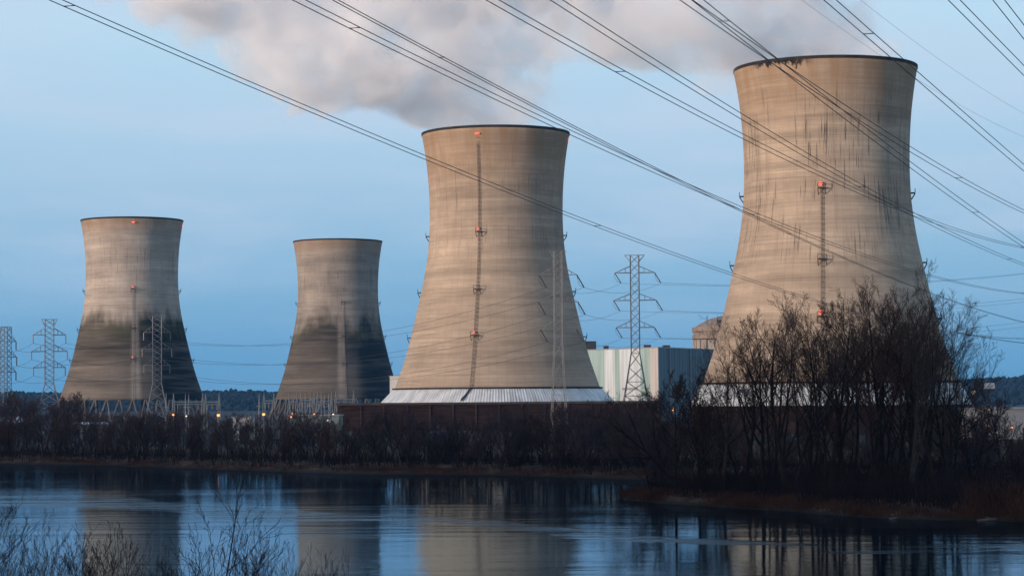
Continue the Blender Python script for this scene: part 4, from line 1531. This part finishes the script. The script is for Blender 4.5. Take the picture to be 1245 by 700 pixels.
# ------------------------------------------------------------------ near-bank shrubs in the bottom left
NEAR = [proto('shrub', 41, M['bark'], M['near_twig'], height=3.4, stems=2, trunk_r=0.028, spread=0.58, clear=0.15, n1=9, n2=4, n3=2, n4=0, tmin=0.0046, up=0.07),
        proto('shrub', 42, M['bark'], M['near_twig'], height=2.4, stems=6, trunk_r=0.014, spread=0.52, clear=0.12, n1=6, n2=4, n3=3, n4=1, tmin=0.003, up=0.10),
        proto('shrub', 43, M['bark'], M['near_twig'], height=2.4, stems=8, trunk_r=0.011, spread=0.46, clear=0.15, n1=5, n2=3, n3=2, n4=0, tmin=0.003, up=0.12)]
near_sh = [(262, 39.5, 566, 0, 'tallest bare sapling in the foreground, reaching over the water'),
           (300, 41, 632, 1, 'foreground shrub leaning right beside the tallest sapling'),
           (238, 42, 655, 1, 'low foreground shrub at left foot of the tallest sapling'),
           (20, 38, 664, 1, 'dense foreground shrub at the lower left corner'),
           (56, 40, 642, 1, 'darkest dense foreground shrub, right of the corner shrub'),
           (84, 41, 646, 2, 'foreground shrub third from left, below left tower reflection'),
           (122, 39, 642, 2, 'tall foreground shrub before the left edge of the tower reflection'),
           (158, 40, 644, 2, 'upright foreground shrub in the middle of left tower reflection'),
           (186, 41, 664, 2, 'thin foreground shrub at the right side of left tower reflection'),
           (345, 41, 660, 2, 'small foreground shrub right of the tallest sapling group'),
           (386, 42, 668, 2, 'small foreground shrub below the second tower reflection'),
           (418, 42, 676, 2, 'lowest foreground shrub, furthest right of the near-bank shrubs'),
           (38, 37, 656, 1, 'dense foreground shrub between the corner shrub and the darkest shrub'),
           (104, 38, 650, 1, 'dense foreground shrub at the left edge of the tower reflection, lower than its neighbour'),
           (140, 42, 652, 1, 'low dense foreground shrub between the two taller ones in the left tower reflection'),
           (322, 40, 655, 1, 'low foreground shrub between the leaning shrub and the small right-hand shrubs'),
           (-12, 36, 600, 1, 'foreground shrub cut by the left edge of the scene')]
for px, Y, ytop, k, lb in near_sh:
    x = X_of(px, Y, 700)
    h = at(px, ytop, Y).z - gz(x, Y)
    place_tree('bare_shrub', NEAR[k], x, Y, h * 1.08, rt.uniform(0, 6.28), lb, 'shrub', 'bare shrubs on the near bank', sxy=0.95)


# ------------------------------------------------------------------ steam
def steam(name, label, x_of, d, rows_, base_y, scale, seed, dens, depth_f, edge_px, slope):
    """a real volume: density falls off from a drifting axis, broken up by billow noise.
       rows_ = (photo y, centre photo x, half width in photo px) of horizontal slices through the plume"""
    zs = [at(cx, y, d).z for y, cx, hw in rows_]
    xs = [at(cx, y, d).x for y, cx, hw in rows_]
    hw = [h * 1.22 / F_PX * d for y, cx, h in rows_]
    zlo, zhi = min(zs), max(zs)
    xmin = min(a - b for a, b in zip(xs, hw)) - 25
    xmax = max(a + b for a, b in zip(xs, hw)) + 12
    ymax = max(hw) * depth_f + 10
    mb = MB()
    mb.box(xmin, xmax, d - ymax, d + ymax, zlo + 0.2, zhi)
    m = bpy.data.materials.new(name + '_vapour')
    m.use_nodes = True
    n = Nodes(m.node_tree)
    n.n.remove(n.n['Principled BSDF'])
    pos = n.new('ShaderNodeNewGeometry').outputs['Position']
    # billow: push the sample point around with low frequency noise
    nb = n.new('ShaderNodeTexNoise', {'Vector': pos, 'Scale': 0.020, 'Detail': 2.0, 'Roughness': 0.5})
    sv = n.new('ShaderNodeVectorMath', {0: nb.outputs['Color'], 1: (0.5, 0.5, 0.5)}, operation='SUBTRACT')
    sv = n.new('ShaderNodeVectorMath', {0: sv.outputs[0], 'Scale': 44.0}, operation='SCALE')
    wz = n.mapr(n.new('ShaderNodeSeparateXYZ', {0: pos}).outputs[2], 114, 126, 0.10, 1.0)
    sv = n.new('ShaderNodeVectorMath', {0: sv.outputs[0], 'Scale': wz}, operation='SCALE')
    p2 = n.new('ShaderNodeVectorMath', {0: pos, 1: sv.outputs[0]}, operation='ADD').outputs[0]
    sp = n.new('ShaderNodeSeparateXYZ', {0: p2})
    hz_ = n.mapr(sp.outputs[2], zlo, zhi, 0, 1, smooth=False)

    def fcurve(vals, lo, hi):
        nd = n.new('ShaderNodeFloatCurve')
        cv = nd.mapping.curves[0]
        pts = sorted([((z - zlo) / (zhi - zlo), (v - lo) / (hi - lo)) for z, v in zip(zs, vals)])
        cv.points[0].location = pts[0]
        cv.points[1].location = pts[-1]
        for p in pts[1:-1]:
            cv.points.new(*p)
        nd.mapping.update()
        n.put(nd.inputs[1], hz_)
        return n.mapr(nd.outputs[0], 0, 1, lo, hi, smooth=False)
    cxn = fcurve(xs, min(xs) - 1, max(xs) + 1)
    hwn = fcurve(hw, 0.0, max(hw) + 1)
    dx = n.math('DIVIDE', n.math('SUBTRACT', sp.outputs[0], cxn), hwn)
    dy = n.math('DIVIDE', n.math('SUBTRACT', sp.outputs[1], d), n.math('MULTIPLY', hwn, depth_f))
    rr2 = n.math('ADD', n.math('MULTIPLY', dx, dx), n.math('MULTIPLY', dy, dy))
    rad = n.math('SQRT', rr2)
    nf = n.noise(n.mapping(p2, (seed, 0, seed)), 0.036, 5.0, 0.55)
    e = n.math('ADD', rad, n.mapr(nf, 0.25, 0.75, -0.50, 0.50, smooth=False))
    nfb = n.noise(n.mapping(p2, (seed * 2, 8, 0)), 0.095, 3.0, 0.6)
    e = n.math('ADD', e, n.mapr(nfb, 0.25, 0.75, -0.24, 0.24, smooth=False))
    body = n.mapr(e, 0.98, 0.66, 0.0, 1.0)
    zrel = n.math('SUBTRACT', sp.outputs[2], zlo)
    xl = n.math('SUBTRACT', X_of(edge_px, d, 70), n.math('MULTIPLY', zrel, slope))
    body = n.math('MULTIPLY', body, n.mapr(n.math('SUBTRACT', n.math('ADD', sp.outputs[0], n.math('MULTIPLY', n.math('SUBTRACT', nf, 0.5), 14.0)), xl), 3.0, -9.0, 0.0, 1.0))
    lump = n.math('ADD', n.mapr(nf, 0.64, 0.42, 0.16, 0.62), n.mapr(n.noise(n.mapping(p2, (seed * 7, 3, 1)), 0.085, 3.0, 0.55), 0.58, 0.40, 0.0, 0.38))
    sep0 = n.new('ShaderNodeSeparateXYZ', {0: pos})
    fade = n.mapr(sep0.outputs[2], zhi, zhi - 22, 0.0, 1.0)
    dn = n.math('MULTIPLY', n.math('MULTIPLY', n.math('MULTIPLY', body, lump), fade), dens)
    vol = n.new('ShaderNodeVolumePrincipled', {'Color': (1.0, 1.0, 1.0, 1), 'Density': dn, 'Anisotropy': -0.25})
    n.put(n.n['Material Output'].inputs['Volume'], vol)
    o = mb.build(name, m)
    tag(o, label, 'steam plume', 'steam plumes from the working towers')
    return o


steam('steam_plume', 'soft grey-white steam plume drifting up and left from the tower with brown wall', None, 873,
      [(156, 596, 92), (148, 572, 120), (132, 527, 142), (108, 490, 166), (75, 462, 195), (0, 420, 230), (-120, 350, 280)],
      152, 0.3175, 1.0, 0.088, 0.42, 648, -0.28)
steam('steam_plume', 'broad pale steam plume streaming left from the streaked right-hand tower', None, 707,
      [(116, 872, 26), (98, 876, 44), (84, 930, 128), (77, 945, 170), (66, 896, 222), (40, 858, 250), (0, 818, 272), (-110, 700, 320)],
      66, 0.257, 4.0, 0.095, 0.30, 1114, 0.36)

# ------------------------------------------------------------------ air
hz_m = bpy.data.materials.new('air_haze')
hz_m.use_nodes = True
hn = Nodes(hz_m.node_tree)
hn.n.remove(hn.n['Principled BSDF'])
hv = hn.new('ShaderNodeVolumePrincipled', {'Color': (0.20, 0.55, 1.0, 1), 'Density': 0.00004, 'Anisotropy': 0.0})
hn.put(hn.n['Material Output'].inputs['Volume'], hv)
hb_ = MB()
hb_.box(-9500, 9500, -1200, 12800, -3.0, 330)
tag(hb_.build('haze', hz_m), 'thin blue dawn haze over the river and the far hills', kind='stuff')
